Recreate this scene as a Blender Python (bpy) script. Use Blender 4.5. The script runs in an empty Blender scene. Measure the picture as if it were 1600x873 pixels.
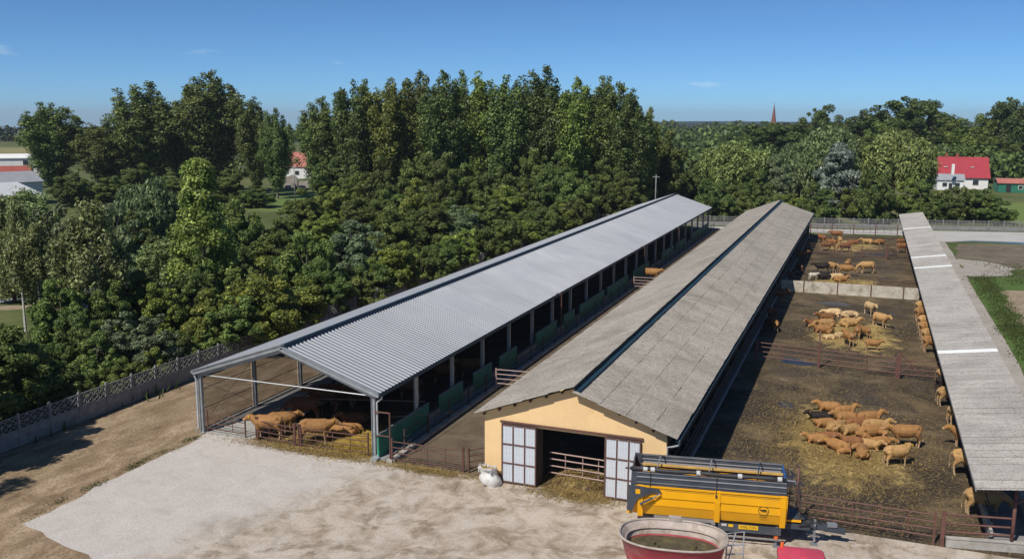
import bpy, bmesh, math, random
import numpy as np
from mathutils import Vector, Matrix, Euler
random.seed(7); RNG = np.random.default_rng(11)
R = math.radians
scene = bpy.context.scene
col = scene.collection

# ---------------------------------------------------------------- camera, sky, sun, exposure
cam_d = bpy.data.cameras.new('camera'); cam = bpy.data.objects.new('camera', cam_d); col.objects.link(cam)
cam.location = (0, 0, 20)
cam.rotation_mode = 'QUATERNION'
cam.rotation_quaternion = (Matrix.Rotation(R(21), 4, 'Z') @ Matrix.Rotation(R(80), 4, 'X') @ Matrix.Rotation(R(0.2), 4, 'Z')).to_quaternion()
cam_d.sensor_width = 36; cam_d.lens = 36*1440/1600; cam_d.clip_start = .5; cam_d.clip_end = 20000
scene.camera = cam
SUN = Vector((-.25, -.80, 1.0)).normalized()
world = bpy.data.worlds.new('World'); scene.world = world; world.use_nodes = True
wn = world.node_tree; wn.nodes.clear()
sky = wn.nodes.new('ShaderNodeTexSky'); sky.sky_type = 'NISHITA'; sky.sun_disc = False
sky.sun_elevation = math.asin(SUN.z); sky.sun_rotation = math.atan2(SUN.x, SUN.y)
sky.altitude = 60; sky.air_density = 0.45; sky.dust_density = 0.3; sky.ozone_density = 10.0
bg = wn.nodes.new('ShaderNodeBackground'); bg.inputs[1].default_value = 0.108
wo = wn.nodes.new('ShaderNodeOutputWorld')
# a few thin wisps of cloud over the whole sky
tc = wn.nodes.new('ShaderNodeTexCoord'); mp = wn.nodes.new('ShaderNodeMapping'); mp.inputs['Scale'].default_value = (5, 5, 26)
nz = wn.nodes.new('ShaderNodeTexNoise'); nz.inputs['Scale'].default_value = 1.6; nz.inputs['Detail'].default_value = 6; nz.inputs['Roughness'].default_value = .6
rp = wn.nodes.new('ShaderNodeValToRGB'); rp.color_ramp.elements[0].position = .66; rp.color_ramp.elements[1].position = .80; rp.color_ramp.elements[1].color = (.3, .3, .3, 1)
mxw = wn.nodes.new('ShaderNodeMix'); mxw.data_type = 'RGBA'; mxw.inputs[7].default_value = (8.5, 8.0, 8.0, 1)
wn.links.new(tc.outputs['Generated'], mp.inputs[0]); wn.links.new(mp.outputs[0], nz.inputs['Vector']); wn.links.new(nz.outputs[0], rp.inputs[0])
wn.links.new(rp.outputs[0], mxw.inputs[0]); wn.links.new(sky.outputs[0], mxw.inputs[6])
tnt = wn.nodes.new('ShaderNodeMix'); tnt.data_type = 'RGBA'; tnt.blend_type = 'MULTIPLY'; tnt.inputs[0].default_value = 1.0; tnt.inputs[7].default_value = (.93, 1.10, 1.05, 1)
wn.links.new(mxw.outputs[2], tnt.inputs[6]); wn.links.new(tnt.outputs[2], bg.inputs[0]); wn.links.new(bg.outputs[0], wo.inputs[0])
sl = bpy.data.lights.new('sun', 'SUN'); sl.energy = 4.8; sl.angle = R(.53); sl.color = (1, .95, .87)
so = bpy.data.objects.new('sun', sl); col.objects.link(so); so.rotation_euler = SUN.to_track_quat('Z', 'Y').to_euler(); so.location = (-60, -100, 150)
vs = scene.view_settings
vs.view_transform = 'Standard'; vs.look = 'None'; vs.exposure = 0.0; vs.gamma = 1.0; vs.use_curve_mapping = False

# ---------------------------------------------------------------- materials
MATS = {}
class NT:
    def __init__(s, name):
        s.m = bpy.data.materials.new(name); s.m.use_nodes = True; s.t = s.m.node_tree; s.t.nodes.clear()
        s.out = s.n('ShaderNodeOutputMaterial'); MATS[name] = s.m
    def n(s, typ, **kw):
        nd = s.t.nodes.new(typ)
        for k, v in kw.items(): setattr(nd, k, v)
        return nd
    def l(s, a, b): s.t.links.new(a, b)
    def coord(s, kind='obj', scale=(1, 1, 1), rot=0):
        if kind == 'pos': o = s.n('ShaderNodeNewGeometry').outputs['Position']
        else: o = s.n('ShaderNodeTexCoord').outputs['Object']
        mp = s.n('ShaderNodeMapping'); mp.inputs['Scale'].default_value = scale; mp.inputs['Rotation'].default_value = (0, 0, rot)
        s.l(o, mp.inputs[0]); return mp.outputs[0]
    def noise(s, co, scale, detail=4, rough=.6, dist=0, lac=2):
        nd = s.n('ShaderNodeTexNoise'); nd.inputs['Scale'].default_value = scale; nd.inputs['Detail'].default_value = detail
        nd.inputs['Roughness'].default_value = rough; nd.inputs['Distortion'].default_value = dist; s.l(co, nd.inputs['Vector']); return nd.outputs[0]
    def ramp(s, f, stops, interp='LINEAR'):
        nd = s.n('ShaderNodeValToRGB'); e = nd.color_ramp.elements; nd.color_ramp.interpolation = interp
        while len(e) < len(stops): e.new(.5)
        for i, (p, c) in enumerate(stops):
            e[i].position = p; e[i].color = (c, c, c, 1) if not hasattr(c, '__len__') else (*c, 1)
        s.l(f, nd.inputs[0]); return nd.outputs[0]
    def mix(s, f, a, b, blend='MIX'):
        nd = s.n('ShaderNodeMix', data_type='RGBA', blend_type=blend)
        if hasattr(f, 'default_value'): s.l(f, nd.inputs[0])
        else: nd.inputs[0].default_value = f
        for i, v in ((6, a), (7, b)):
            if hasattr(v, 'default_value'): s.l(v, nd.inputs[i])
            else: nd.inputs[i].default_value = (*v, 1) if hasattr(v, '__len__') else (v, v, v, 1)
        return nd.outputs[2]
    def math(s, op, a, b=0.0):
        nd = s.n('ShaderNodeMath', operation=op)
        for i, v in ((0, a), (1, b)):
            if hasattr(v, 'default_value'): s.l(v, nd.inputs[i])
            else: nd.inputs[i].default_value = v
        return nd.outputs[0]
    def bump(s, h, strength, dist=.02):
        b = s.n('ShaderNodeBump'); b.inputs['Strength'].default_value = strength; b.inputs['Distance'].default_value = dist
        s.l(h, b.inputs['Height']); return b.outputs[0]
    def pbr(s, c, rough=.8, metal=0.0, normal=None, spec=.5, coat=0):
        p = s.n('ShaderNodeBsdfPrincipled')
        for k, v in (('Base Color', c), ('Roughness', rough), ('Metallic', metal), ('Specular IOR Level', spec), ('Coat Weight', coat)):
            if hasattr(v, 'default_value'): s.l(v, p.inputs[k])
            else: p.inputs[k].default_value = (*v, 1) if hasattr(v, '__len__') else v
        if normal is not None: s.l(normal, p.inputs['Normal'])
        s.l(p.outputs[0], s.out.inputs[0]); return p
def simple(name, c, rough=.6, metal=0, var=.25, scale=3, bump=.15, spec=.5, coat=0, dirt=None, stretch=(1, 1, 1), kind='obj'):
    """paint, metal, plastic: base colour with wear and dirt from two noises"""
    t = NT(name); co = t.coord(kind, stretch); n = t.noise(co, scale, 5); n2 = t.noise(co, scale*7, 3)
    c = Vector(c); cc = t.ramp(n, [(.3, tuple(c*(1-var))), (.7, tuple(c*(1+var*.5)))])
    if dirt:
        m = t.ramp(t.noise(co, scale*.8, 7, .7), [(.5, 0), (.72, dirt[1])]); cc = t.mix(m, cc, dirt[0])
    rr = t.math('ADD', t.math('MULTIPLY', n2, .25), rough-.12)
    t.pbr(cc, rr, metal, t.bump(n2, bump, .01), spec, coat); return t.m

def m_concrete_yard():
    t = NT('yard_concrete'); co = t.coord('pos')
    big = t.noise(co, .12, 4, .55, .6); mid = t.noise(co, .7, 7, .68, .8); fine = t.noise(co, 9, 6, .75)
    streak = t.noise(t.coord('pos', (1, .22, 1), R(35)), .9, 6, .65, 1.0)
    old = t.ramp(mid, [(.32, (.20, .152, .105)), (.46, (.385, .315, .245)), (.58, (.53, .455, .38))])
    old = t.mix(t.ramp(streak, [(.46, 0), (.70, .6)]), old, (.56, .51, .46))
    old = t.mix(t.ramp(t.noise(co, .45, 7, .7, .5), [(.53, 0), (.64, .8)]), old, (.18, .13, .08))
    new = t.ramp(mid, [(.25, (.465, .425, .395)), (.7, (.575, .535, .505))])
    new = t.mix(t.ramp(t.noise(co, 1.6, 6, .7), [(.63, 0), (.74, .5)]), new, (.27, .22, .16))
    # newer slab in front of the open shed: west of a wavering joint
    sx = t.n('ShaderNodeSeparateXYZ'); t.l(co, sx.inputs[0])
    e = t.math('ADD', sx.outputs[0], t.math('MULTIPLY', t.math('SUBTRACT', t.noise(co, .3, 5, .6), .5), 6.0))
    e = t.math('SUBTRACT', e, t.math('MULTIPLY', t.math('SUBTRACT', sx.outputs[1], 38.0), .30))
    f = t.ramp(t.math('DIVIDE', t.math('ADD', e, 40.0), 40.0), [(.27, 0), (.36, 1)])
    c = t.mix(f, new, old)
    c = t.mix(t.ramp(fine, [(.35, .45), (.6, 0)]), c, (.22, .18, .13))
    spots = t.noise(co, 3.2, 8, .78, .6); c = t.mix(t.ramp(spots, [(.60, 0), (.68, .7)]), c, t.mix(f, (.33, .29, .24), (.15, .115, .075)))
    c = t.mix(t.ramp(t.noise(t.coord('pos', (1, .12, 1), R(-38)), 2.2, 7, .75, .8), [(.55, 0), (.70, .4)]), c, t.mix(f, (.56, .54, .51), (.48, .43, .36)))
    # tyre arcs swept round the yard
    for cx, cy, r0, r1, fr in ((-9, 30, 6.5, 14.5, 2.6), (-33, 24, 9, 17, 2.2)):
        vd = t.n('ShaderNodeVectorMath', operation='DISTANCE'); t.l(co, vd.inputs[0]); vd.inputs[1].default_value = (cx, cy, 0)
        dd = t.math('ADD', vd.outputs['Value'], t.math('MULTIPLY', t.noise(co, .25, 3, .5), 1.6))
        ring = t.ramp(t.math('SINE', t.math('MULTIPLY', dd, fr)), [(.70, 0), (.95, 1)])
        win = t.ramp(t.math('DIVIDE', vd.outputs['Value'], 30.0), [(r0/30-.02, 0), (r0/30+.03, 1), (r1/30-.03, 1), (r1/30+.02, 0)])
        k = t.math('MULTIPLY', t.math('MULTIPLY', ring, win), t.ramp(t.noise(co, .5, 7, .7), [(.46, 0), (.64, .55)]))
        c = t.mix(k, c, t.mix(f, (.36, .31, .26), (.21, .165, .115)))
    t.pbr(c, .92, 0, t.bump(t.math('ADD', fine, t.math('MULTIPLY', mid, 2.0)), .6, .04), .25)
def ground_mix(name, stops, scale, fleck=None, fleckscale=6, fleckrange=(.58, .7), bumpd=.06, wet=None, co_s=(1, 1, 1), second=None):
    t = NT(name); co = t.coord('pos', co_s); a = t.noise(co, scale, 8, .68, .5); f = t.noise(co, fleckscale, 6, .75, .3)
    c = t.ramp(a, stops)
    if second: c = t.mix(t.ramp(t.noise(co, second[1], 6, .65, .8), [(second[2], 0), (second[3], 1)]), c, second[0])
    if fleck: c = t.mix(t.ramp(f, [(fleckrange[0], 0), (fleckrange[1], .9)]), c, fleck)
    c = t.mix(t.ramp(t.noise(co, 11, 4, .8), [(.32, .75), (.56, 0)]), c, tuple(x*.5 for x in stops[0][1]))
    r = .95
    if wet: r = t.ramp(t.noise(co, wet, 5, .6), [(.42, .95), (.62, .45)])
    t.pbr(c, r, 0, t.bump(t.math('ADD', a, t.math('MULTIPLY', f, .4)), .8, bumpd), .25)
m_concrete_yard()
ground_mix('dirt', [(.3, (.155, .10, .058)), (.48, (.30, .215, .135)), (.66, (.47, .36, .245))], .75, (.15, .115, .065), 3.2, (.56, .70), .14, second=((.27, .205, .115), .25, .5, .68), co_s=(1, .45, 1))
ground_mix('mud', [(.3, (.060, .043, .024)), (.5, (.132, .094, .051)), (.70, (.245, .18, .102))], .42, (.34, .255, .125), 5.5, (.52, .66), .22, wet=.25, second=((.042, .031, .022), .15, .42, .58))
ground_mix('alley_mud', [(.3, (.085, .062, .040)), (.5, (.145, .110, .074)), (.7, (.20, .155, .105))], .5, (.26, .215, .14), 8, (.62, .74), .05)
ground_mix('bedding', [(.3, (.05, .034, .022)), (.6, (.115, .080, .046)), (.75, (.20, .14, .06))], .6, (.2, .14, .05), 7, (.62, .74), .06)
ground_mix('meadow', [(.3, (.055, .075, .022)), (.5, (.10, .125, .038)), (.72, (.19, .175, .075))], .08, (.045, .06, .018), 2.0, (.58, .72), .1, second=((.23, .18, .10), .035, .56, .7))
ground_mix('verge', [(.3, (.055, .100, .020)), (.55, (.095, .160, .036)), (.75, (.16, .185, .06))], .5, (.04, .06, .015), 5, (.6, .72), .08)
ground_mix('bare', [(.3, (.22, .165, .105)), (.6, (.36, .29, .20)), (.75, (.42, .36, .27))], .5, (.12, .12, .04), 2.5, (.58, .68), .06)
ground_mix('darksoil', [(.3, (.10, .08, .058)), (.6, (.20, .165, .12)), (.75, (.28, .235, .175))], .3, (.08, .09, .03), 2, (.56, .68), .06)
ground_mix('road_concrete', [(.25, (.27, .235, .20)), (.5, (.37, .335, .295)), (.72, (.45, .415, .375))], .35, (.17, .14, .11), 1.1, (.62, .7), .03)
ground_mix('road_far', [(.3, (.40, .38, .355)), (.7, (.52, .505, .48))], .2, (.28, .25, .21), 1, (.62, .72), .02)
ground_mix('passage', [(.3, (.30, .29, .27)), (.7, (.46, .45, .43))], .6, (.24, .21, .16), 3, (.6, .7), .01)
ground_mix('field_green', [(.3, (.11, .165, .040)), (.7, (.18, .23, .065))], .03, None, 1, (.6, .7), .1, co_s=(1, 1, 1))
ground_mix('field_dry', [(.3, (.21, .195, .075)), (.7, (.30, .26, .12))], .03, None, 1, (.6, .7), .1)
ground_mix('straw', [(.3, (.19, .125, .045)), (.5, (.31, .215, .08)), (.7, (.44, .315, .125))], 1.6, (.54, .42, .18), 13, (.55, .66), .08)
ground_mix('straw_fresh', [(.3, (.32, .21, .04)), (.5, (.50, .34, .07)), (.7, (.62, .44, .11))], 1.6, (.70, .54, .18), 13, (.55, .66), .08)

def m_bedding(name, a, b, c, mud):
    t = NT(name); co = t.coord('pos'); n = t.noise(co, 1.3, 8, .7, .6); f = t.noise(co, 12, 6, .75)
    cc = t.ramp(n, [(.3, a), (.5, b), (.7, c)]); cc = t.mix(t.ramp(f, [(.54, 0), (.66, .9)]), cc, tuple(min(.8, v*1.3) for v in c))
    at = t.n('ShaderNodeAttribute'); at.attribute_name = 'fade'
    k = t.math('ADD', at.outputs['Fac'], t.math('MULTIPLY', t.math('SUBTRACT', t.noise(co, .9, 8, .75, .4), .5), 1.9))
    cc = t.mix(t.ramp(k, [(.10, 1), (.45, 0)]), cc, t.ramp(f, [(.35, tuple(v*.55 for v in mud)), (.6, mud), (.75, tuple(v*2.2 for v in mud))]))
    t.pbr(cc, .95, 0, t.bump(t.math('ADD', n, t.math('MULTIPLY', f, .5)), .9, .08), .25)
m_bedding('bedding_straw', (.24, .165, .058), (.41, .295, .105), (.57, .425, .17), (.085, .063, .04))
m_bedding('bedding_fresh', (.33, .215, .045), (.48, .33, .075), (.60, .43, .12), (.12, .085, .035))
def m_roofmetal(name, c):
    t = NT(name); co = t.coord('pos'); n = t.noise(co, .25, 5, .6, .5); f = t.noise(co, 5, 5, .7)
    cc = t.ramp(n, [(.3, tuple(x*.88 for x in c)), (.7, c)])
    oi = t.n('ShaderNodeObjectInfo'); cc = t.mix(t.math('MULTIPLY', oi.outputs['Random'], .24), cc, tuple(x*.6 for x in c))
    cc = t.mix(t.ramp(t.noise(t.coord('pos', (.15, 3, .15)), .8, 6, .7), [(.5, 0), (.75, .35)]), cc, (.17, .165, .16))
    t.pbr(cc, t.ramp(n, [(.3, .52), (.7, .64)]), .30, t.bump(f, .08, .01), .5)
m_roofmetal('galvanised_roof', (.285, .30, .33))
def m_fibre(name, c1, c2, c3):
    t = NT(name); co = t.coord('pos'); oi = t.n('ShaderNodeObjectInfo')
    st = t.noise(t.coord('pos', (.7, 2.4, .7)), 2.6, 9, .82, .2); bl = t.noise(co, .30, 6, .66, .6); f = t.noise(co, 11, 5, .8)
    c = t.ramp(st, [(.28, c1), (.5, c2), (.72, c3)])
    c = t.mix(t.ramp(bl, [(.45, 0), (.68, .55)]), c, tuple(x*.62 for x in c1))
    c = t.mix(t.math('MULTIPLY', oi.outputs['Random'], .28), c, tuple(x*.55 for x in c2))
    c = t.mix(t.ramp(f, [(.52, 0), (.62, .85)]), c, tuple(x*.5 for x in c1))
    c = t.mix(t.ramp(t.noise(co, 17, 3, .8), [(.62, 0), (.70, .6)]), c, (.50, .485, .45))
    t.pbr(c, .9, 0, t.bump(f, .4, .02), .3)
m_fibre('fibre_cement', (.20, .178, .15), (.31, .283, .248), (.42, .39, .35))
m_fibre('fibre_cement_pale', (.27, .25, .23), (.365, .345, .32), (.445, .425, .395))
simple('translucent_sheet', (.62, .64, .64), .5, 0, .12, 2, .05)
simple('galvanised', (.42, .45, .47), .45, .55, .2, 2, .06, dirt=((.22, .2, .17), .4))
simple('gutter_zinc', (.52, .54, .56), .42, .5, .15, 2, .05)
simple('flashing_blue', (.018, .055, .085), .5, .2, .2, 2, .05)
simple('gap_shade', (.02, .022, .026), .8, 0, .2)  # near-black: the shade of gaps and openings put into the colour
simple('render_yellow', (.77, .54, .28), .9, 0, .06, .9, .12, .2, dirt=((.50, .34, .17), .35), kind='pos')
simple('plinth', (.10, .085, .07), .9, 0, .3, 2)
simple('door_sheet', (.60, .64, .69), .5, .1, .10, 1.5, .05, dirt=((.38, .36, .33), .5))
simple('rust_paint', (.135, .062, .048), .7, .15, .35, 5, .2, dirt=((.10, .05, .035), .8))
simple('red_oxide_paint', (.145, .064, .050), .65, .1, .3, 4, .2, dirt=((.14, .07, .05), .8))
simple('dark_steel', (.065, .055, .052), .65, .3, .3, 5, .15)
simple('pale_rail', (.36, .25, .215), .6, .1, .2, 4, .1)
simple('green_panel', (.014, .185, .115), .62, 0, .3, 1.2, .12, dirt=((.10, .10, .06), .5), kind='pos')
simple('concrete', (.40, .375, .34), .92, 0, .22, 1.6, .35, .25, dirt=((.20, .175, .135), .85), kind='pos')
simple('concrete_grey', (.25, .245, .24), .92, 0, .22, 2, .35, .25, dirt=((.15, .14, .12), .8), kind='pos')
simple('concrete_stained', (.52, .47, .39), .92, 0, .2, .9, .35, .25, dirt=((.17, .135, .075), .95), kind='pos')
simple('timber_dark', (.075, .055, .04), .85, 0, .3, 4)
simple('yellow_paint', (.86, .41, .008), .42, 0, .08, .8, .04, .4, dirt=((.55, .30, .05), .35))
simple('grey_paint', (.058, .068, .085), .5, .1, .2, 1.2, .08, dirt=((.16, .15, .14), .5))
simple('grey_paint_light', (.20, .21, .23), .5, .1, .2, 1.2, .08, dirt=((.30, .27, .22), .7))
simple('blue_paint', (.015, .11, .36), .45, 0, .15, 1.5, .05)
simple('black_rubber', (.022, .022, .023), .8, 0, .3, 6, .3, dirt=((.12, .1, .08), .6))
simple('black_tarp', (.028, .028, .03), .55, 0, .3, 5, .5)
simple('white_tape', (.50, .49, .47), .6, 0, .15, 6)
simple('timber_yellow', (.60, .38, .10), .7, 0, .25, 3, dirt=((.32, .22, .10), .7))
simple('chrome', (.55, .56, .58), .3, .8, .1, 3, .05)
simple('mixer_red', (.40, .055, .07), .55, 0, .18, 1.3, .08, .4, dirt=((.42, .32, .28), .55))
simple('mixer_inside', (.44, .37, .32), .75, .15, .3, 2.2, .2, dirt=((.22, .15, .10), .9))
simple('mixer_feed', (.085, .068, .036), .55, 0, .5, 3, .5, dirt=((.19, .15, .05), .9))
simple('tractor_red', (.58, .06, .095), .42, 0, .1, 2, .05, .4, dirt=((.46, .17, .18), .4))
simple('glass_dark', (.03, .04, .045), .12, 0, .1, 2, .02)
simple('orange_lamp', (.75, .16, .03), .3, 0, .1)
simple('plate_yellow', (.80, .46, .01), .5, 0, .1)
simple('black_print', (.012, .012, .012), .6, 0, .1)
simple('bag_white', (.68, .67, .64), .75, 0, .12, 5, .5, dirt=((.42, .37, .29), .6))
simple('bark', (.10, .08, .058), .9, 0, .4, 4, .5, stretch=(1, 1, .25))
simple('bark_poplar', (.14, .125, .095), .9, 0, .35, 3, .5, stretch=(1, 1, .25))
simple('bark_birch', (.50, .475, .43), .85, 0, .2, 2, .3, dirt=((.08, .07, .06), .9), stretch=(1, 1, 2.5))
simple('tile_red', (.30, .07, .05), .8, 0, .2, .8, .2, kind='pos')
simple('tile_pink', (.40, .14, .11), .8, 0, .2, .8, .2, kind='pos')
simple('sheet_red', (.33, .030, .042), .55, 0, .1, .5, .1, kind='pos')
simple('wall_white', (.72, .71, .69), .85, 0, .08, .6, .1, kind='pos')
simple('wall_blue', (.22, .42, .54), .8, 0, .12, .5, .1, kind='pos')
simple('wall_cream', (.60, .48, .33), .85, 0, .1, .6, .1, kind='pos')
simple('wall_orange', (.62, .25, .09), .85, 0, .1, .6, .1, kind='pos')
simple('wall_stone', (.34, .30, .26), .9, 0, .3, .8, .3, kind='pos')
simple('roof_grey', (.30, .31, .33), .7, .1, .15, .5, .1, kind='pos')
simple('roof_pale', (.60, .61, .62), .6, .2, .12, .3, .1, kind='pos')
simple('roof_blue', (.10, .22, .32), .6, .1, .1)
simple('brick_spire', (.20, .07, .05), .9, 0, .15, .2)
simple('fence_green', (.02, .16, .10), .6, 0, .15)
simple('plastic_white', (.78, .78, .77), .5, 0, .1, 2)
simple('ear_tag_yellow', (.85, .55, .02), .5, 0, .05)
simple('horn', (.45, .38, .28), .6, 0, .1)

def m_net():
    t = NT('wind_net'); co = t.coord('pos'); n = t.noise(co, 2.0, 5)
    d = t.n('ShaderNodeBsdfDiffuse'); t.l(t.ramp(n, [(.3, (.10, .075, .05)), (.7, (.16, .125, .085))]), d.inputs[0])
    tr = t.n('ShaderNodeBsdfTransparent'); mx = t.n('ShaderNodeMixShader'); mx.inputs[0].default_value = .58
    t.l(tr.outputs[0], mx.inputs[1]); t.l(d.outputs[0], mx.inputs[2]); t.l(mx.outputs[0], t.out.inputs[0])
m_net()
def m_water(name, c, rough):
    t = NT(name); co = t.coord('pos'); n = t.noise(co, 4, 3); t.pbr(c, rough, 0, t.bump(n, .08, .01), .6)
m_water('puddle', (.035, .028, .02), .28); m_water('pond', (.10, .16, .18), .12)

def m_leaf(name, dark, mid, light, trans=.32):
    t = NT(name); co = t.coord('obj'); oi = t.n('ShaderNodeObjectInfo')
    n = t.noise(co, .55, 3, .6); f = t.noise(co, 3.5, 3, .7)
    c = t.ramp(t.math('ADD', t.math('MULTIPLY', n, .55), t.math('MULTIPLY', f, .45)), [(.34, dark), (.5, mid), (.66, light)])
    c = t.mix(1.0, c, oi.outputs['Color'], 'MULTIPLY')
    lv = t.n('ShaderNodeAttribute'); lv.attribute_name = 'lv'; c = t.mix(1.0, c, t.ramp(lv.outputs['Fac'], [(0, .45), (.5, .95), (.85, 1.3), (1, 2.1)]), 'MULTIPLY')
    hs = t.n('ShaderNodeHueSaturation'); hs.inputs['Saturation'].default_value = 1.0
    t.l(t.math('ADD', t.math('MULTIPLY', oi.outputs['Random'], .035), .4825), hs.inputs['Hue'])
    t.l(t.math('ADD', t.math('MULTIPLY', oi.outputs['Random'], .3), .85), hs.inputs['Value']); t.l(c, hs.inputs['Color'])
    p = t.pbr(hs.outputs[0], .55, 0, None, .35)
    tl = t.n('ShaderNodeBsdfTranslucent'); t.l(hs.outputs[0], tl.inputs[0]); mx = t.n('ShaderNodeMixShader'); mx.inputs[0].default_value = trans
    t.l(p.outputs[0], mx.inputs[1]); t.l(tl.outputs[0], mx.inputs[2]); t.l(mx.outputs[0], t.out.inputs[0])
m_leaf('leaf_poplar', (0.062, 0.090, 0.026), (0.127, 0.168, 0.043), (0.247, 0.285, 0.079))
m_leaf('leaf_broad', (0.070, 0.105, 0.026), (0.140, 0.184, 0.042), (0.258, 0.291, 0.072))
m_leaf('leaf_young', (0.096, 0.150, 0.038), (0.167, 0.238, 0.063), (0.287, 0.362, 0.122))
m_leaf('leaf_grey', (0.095, 0.133, 0.058), (0.179, 0.224, 0.107), (0.317, 0.363, 0.194))
m_leaf('leaf_willow', (0.089, 0.129, 0.045), (0.171, 0.223, 0.084), (0.282, 0.344, 0.157))
m_leaf('leaf_silver', (0.110, 0.143, 0.110), (0.203, 0.244, 0.194), (0.371, 0.412, 0.345))
m_leaf('leaf_birch', (0.114, 0.143, 0.050), (0.210, 0.252, 0.089), (0.342, 0.382, 0.168))
m_leaf('leaf_oak', (0.049, 0.081, 0.022), (0.099, 0.143, 0.036), (0.179, 0.229, 0.065))
m_leaf('grass_blade', (.05, .08, .02), (.085, .12, .03), (.15, .17, .06))
m_leaf('leaf_far', (.022, .040, .018), (.040, .062, .026), (.07, .09, .035), 0)
def m_coat():
    t = NT('cow_coat'); oi = t.n('ShaderNodeObjectInfo'); co = t.coord('obj'); n = t.noise(co, 3.0, 5, .65); f = t.noise(co, 26, 3, .7)
    at = t.n('ShaderNodeAttribute'); at.attribute_name = 'pale'
    c = t.mix(1.0, oi.outputs['Color'], t.ramp(n, [(.3, .72), (.7, 1.15)]), 'MULTIPLY')
    pl = t.mix(.42, c, (.62, .50, .36)); pl = t.mix(oi.outputs['Alpha'], c, pl)
    c = t.mix(at.outputs['Fac'], c, pl)
    c = t.mix(t.ramp(t.noise(co, 5, 6, .7), [(.58, 0), (.72, .55)]), c, (.075, .05, .03))
    c = t.mix(t.ramp(f, [(.3, .3), (.55, 0)]), c, (.06, .035, .02))
    t.pbr(c, .75, 0, t.bump(f, .3, .01), .25)
m_coat()
def M(n): return MATS[n]

# ---------------------------------------------------------------- mesh helpers
class MB:
    def __init__(s): s.v = []; s.f = []
    def add(s, vs, fs):
        o = len(s.v); s.v += [tuple(v) for v in vs]; s.f += [tuple(i+o for i in f) for f in fs]; return s
    def box(s, c, d, rz=0.0):
        x, y, z = (k/2 for k in d); ca, sa = math.cos(rz), math.sin(rz)
        vs = [(c[0]+ca*i*x-sa*j*y, c[1]+sa*i*x+ca*j*y, c[2]+k*z) for k in (-1, 1) for j in (-1, 1) for i in (-1, 1)]
        return s.add(vs, [(0, 2, 3, 1), (4, 5, 7, 6), (0, 1, 5, 4), (2, 6, 7, 3), (0, 4, 6, 2), (1, 3, 7, 5)])
    def lohi(s, a, b): return s.box([(a[i]+b[i])/2 for i in range(3)], [abs(b[i]-a[i]) for i in range(3)])
    def bar(s, p, q, w, h=None, up=(0, 0, 1)):
        p = Vector(p); q = Vector(q); d = (q-p).normalized(); h = h or w; u = Vector(up)
        if abs(d.dot(u)) > .98: u = Vector((0, 1, 0))
        a = d.cross(u).normalized(); b = a.cross(d)
        vs = [e+a*(i*w/2)+b*(j*h/2) for e in (p, q) for j in (-1, 1) for i in (-1, 1)]
        return s.add(vs, [(0, 1, 3, 2), (4, 6, 7, 5), (0, 4, 5, 1), (2, 3, 7, 6), (0, 2, 6, 4), (1, 5, 7, 3)])
    def tube(s, pts, rs, n=8, cap=True, squash=1.0):
        pts = [Vector(p) for p in pts]
        if not hasattr(rs, '__len__'): rs = [rs]*len(pts)
        o = len(s.v); a = None
        for i, p in enumerate(pts):
            d = (pts[min(i+1, len(pts)-1)]-pts[max(i-1, 0)]).normalized()
            if a is None:
                a = d.orthogonal().normalized() if abs(d.z) > .9 else d.cross(Vector((0, 0, 1))).normalized()
            else: a = (a-d*a.dot(d)).normalized()
            b = d.cross(a)
            for k in range(n):
                t = 2*math.pi*k/n; s.v.append(tuple(p+a*(math.cos(t)*rs[i])+b*(math.sin(t)*rs[i]*squash)))
        for i in range(len(pts)-1):
            for k in range(n):
                k2 = (k+1) % n; s.f.append((o+i*n+k, o+i*n+k2, o+(i+1)*n+k2, o+(i+1)*n+k))
        if cap:
            s.f.append(tuple(o+k for k in range(n))[::-1]); s.f.append(tuple(o+(len(pts)-1)*n+k for k in range(n)))
        return s
    def quad(s, *p): return s.add(p, [tuple(range(len(p)))])
    def prism(s, pts, y0, y1, axis='y'):
        """polygon in xz (axis y) or xy (axis z) extruded"""
        n = len(pts)
        if axis == 'y': vs = [(x, y0, z) for x, z in pts]+[(x, y1, z) for x, z in pts]
        elif axis == 'x': vs = [(y0, x, z) for x, z in pts]+[(y1, x, z) for x, z in pts]
        else: vs = [(x, y, y0) for x, y in pts]+[(x, y, y1) for x, y in pts]
        fs = [tuple(range(n))[::-1], tuple(range(n, 2*n))]+[(i, (i+1) % n, n+(i+1) % n, n+i) for i in range(n)]
        return s.add(vs, fs)
    def mesh(s, name, mat, org=(0, 0, 0), smooth=False):
        me = bpy.data.meshes.new(name)
        o = Vector(org); me.from_pydata([tuple(Vector(v)-o) for v in s.v] if o.length else s.v, [], s.f)
        if mat: me.materials.append(M(mat))
        bm = bmesh.new(); bm.from_mesh(me); bmesh.ops.recalc_face_normals(bm, faces=bm.faces); bm.to_mesh(me); bm.free()
        if smooth: me.shade_smooth()
        me.update(); return me
    def build(s, name, mat, parent=None, smooth=False, loc=None):
        """loc None: verts are world coordinates (parents are unrotated); else local verts placed at loc"""
        org = Vector(parent.location) if (parent is not None and loc is None and parent.parent is None) else Vector((0, 0, 0))
        if parent is not None and loc is None and parent.parent is not None: org = Vector(parent.parent.location)
        me = s.mesh(name, mat, org, smooth)
        return put(name, me, parent, loc or (0, 0, 0))
    def local(s, name, mat, parent, smooth=False, loc=(0, 0, 0)):
        return put(name, s.mesh(name, mat, (0, 0, 0), smooth), parent, loc)
def put(name, me, parent=None, loc=(0, 0, 0), rot=None, scale=None):
    o = bpy.data.objects.new(name, me); col.objects.link(o)
    if parent is not None: o.parent = parent
    o.location = loc
    if rot is not None: o.rotation_euler = rot
    if scale is not None: o.scale = scale
    return o
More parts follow.
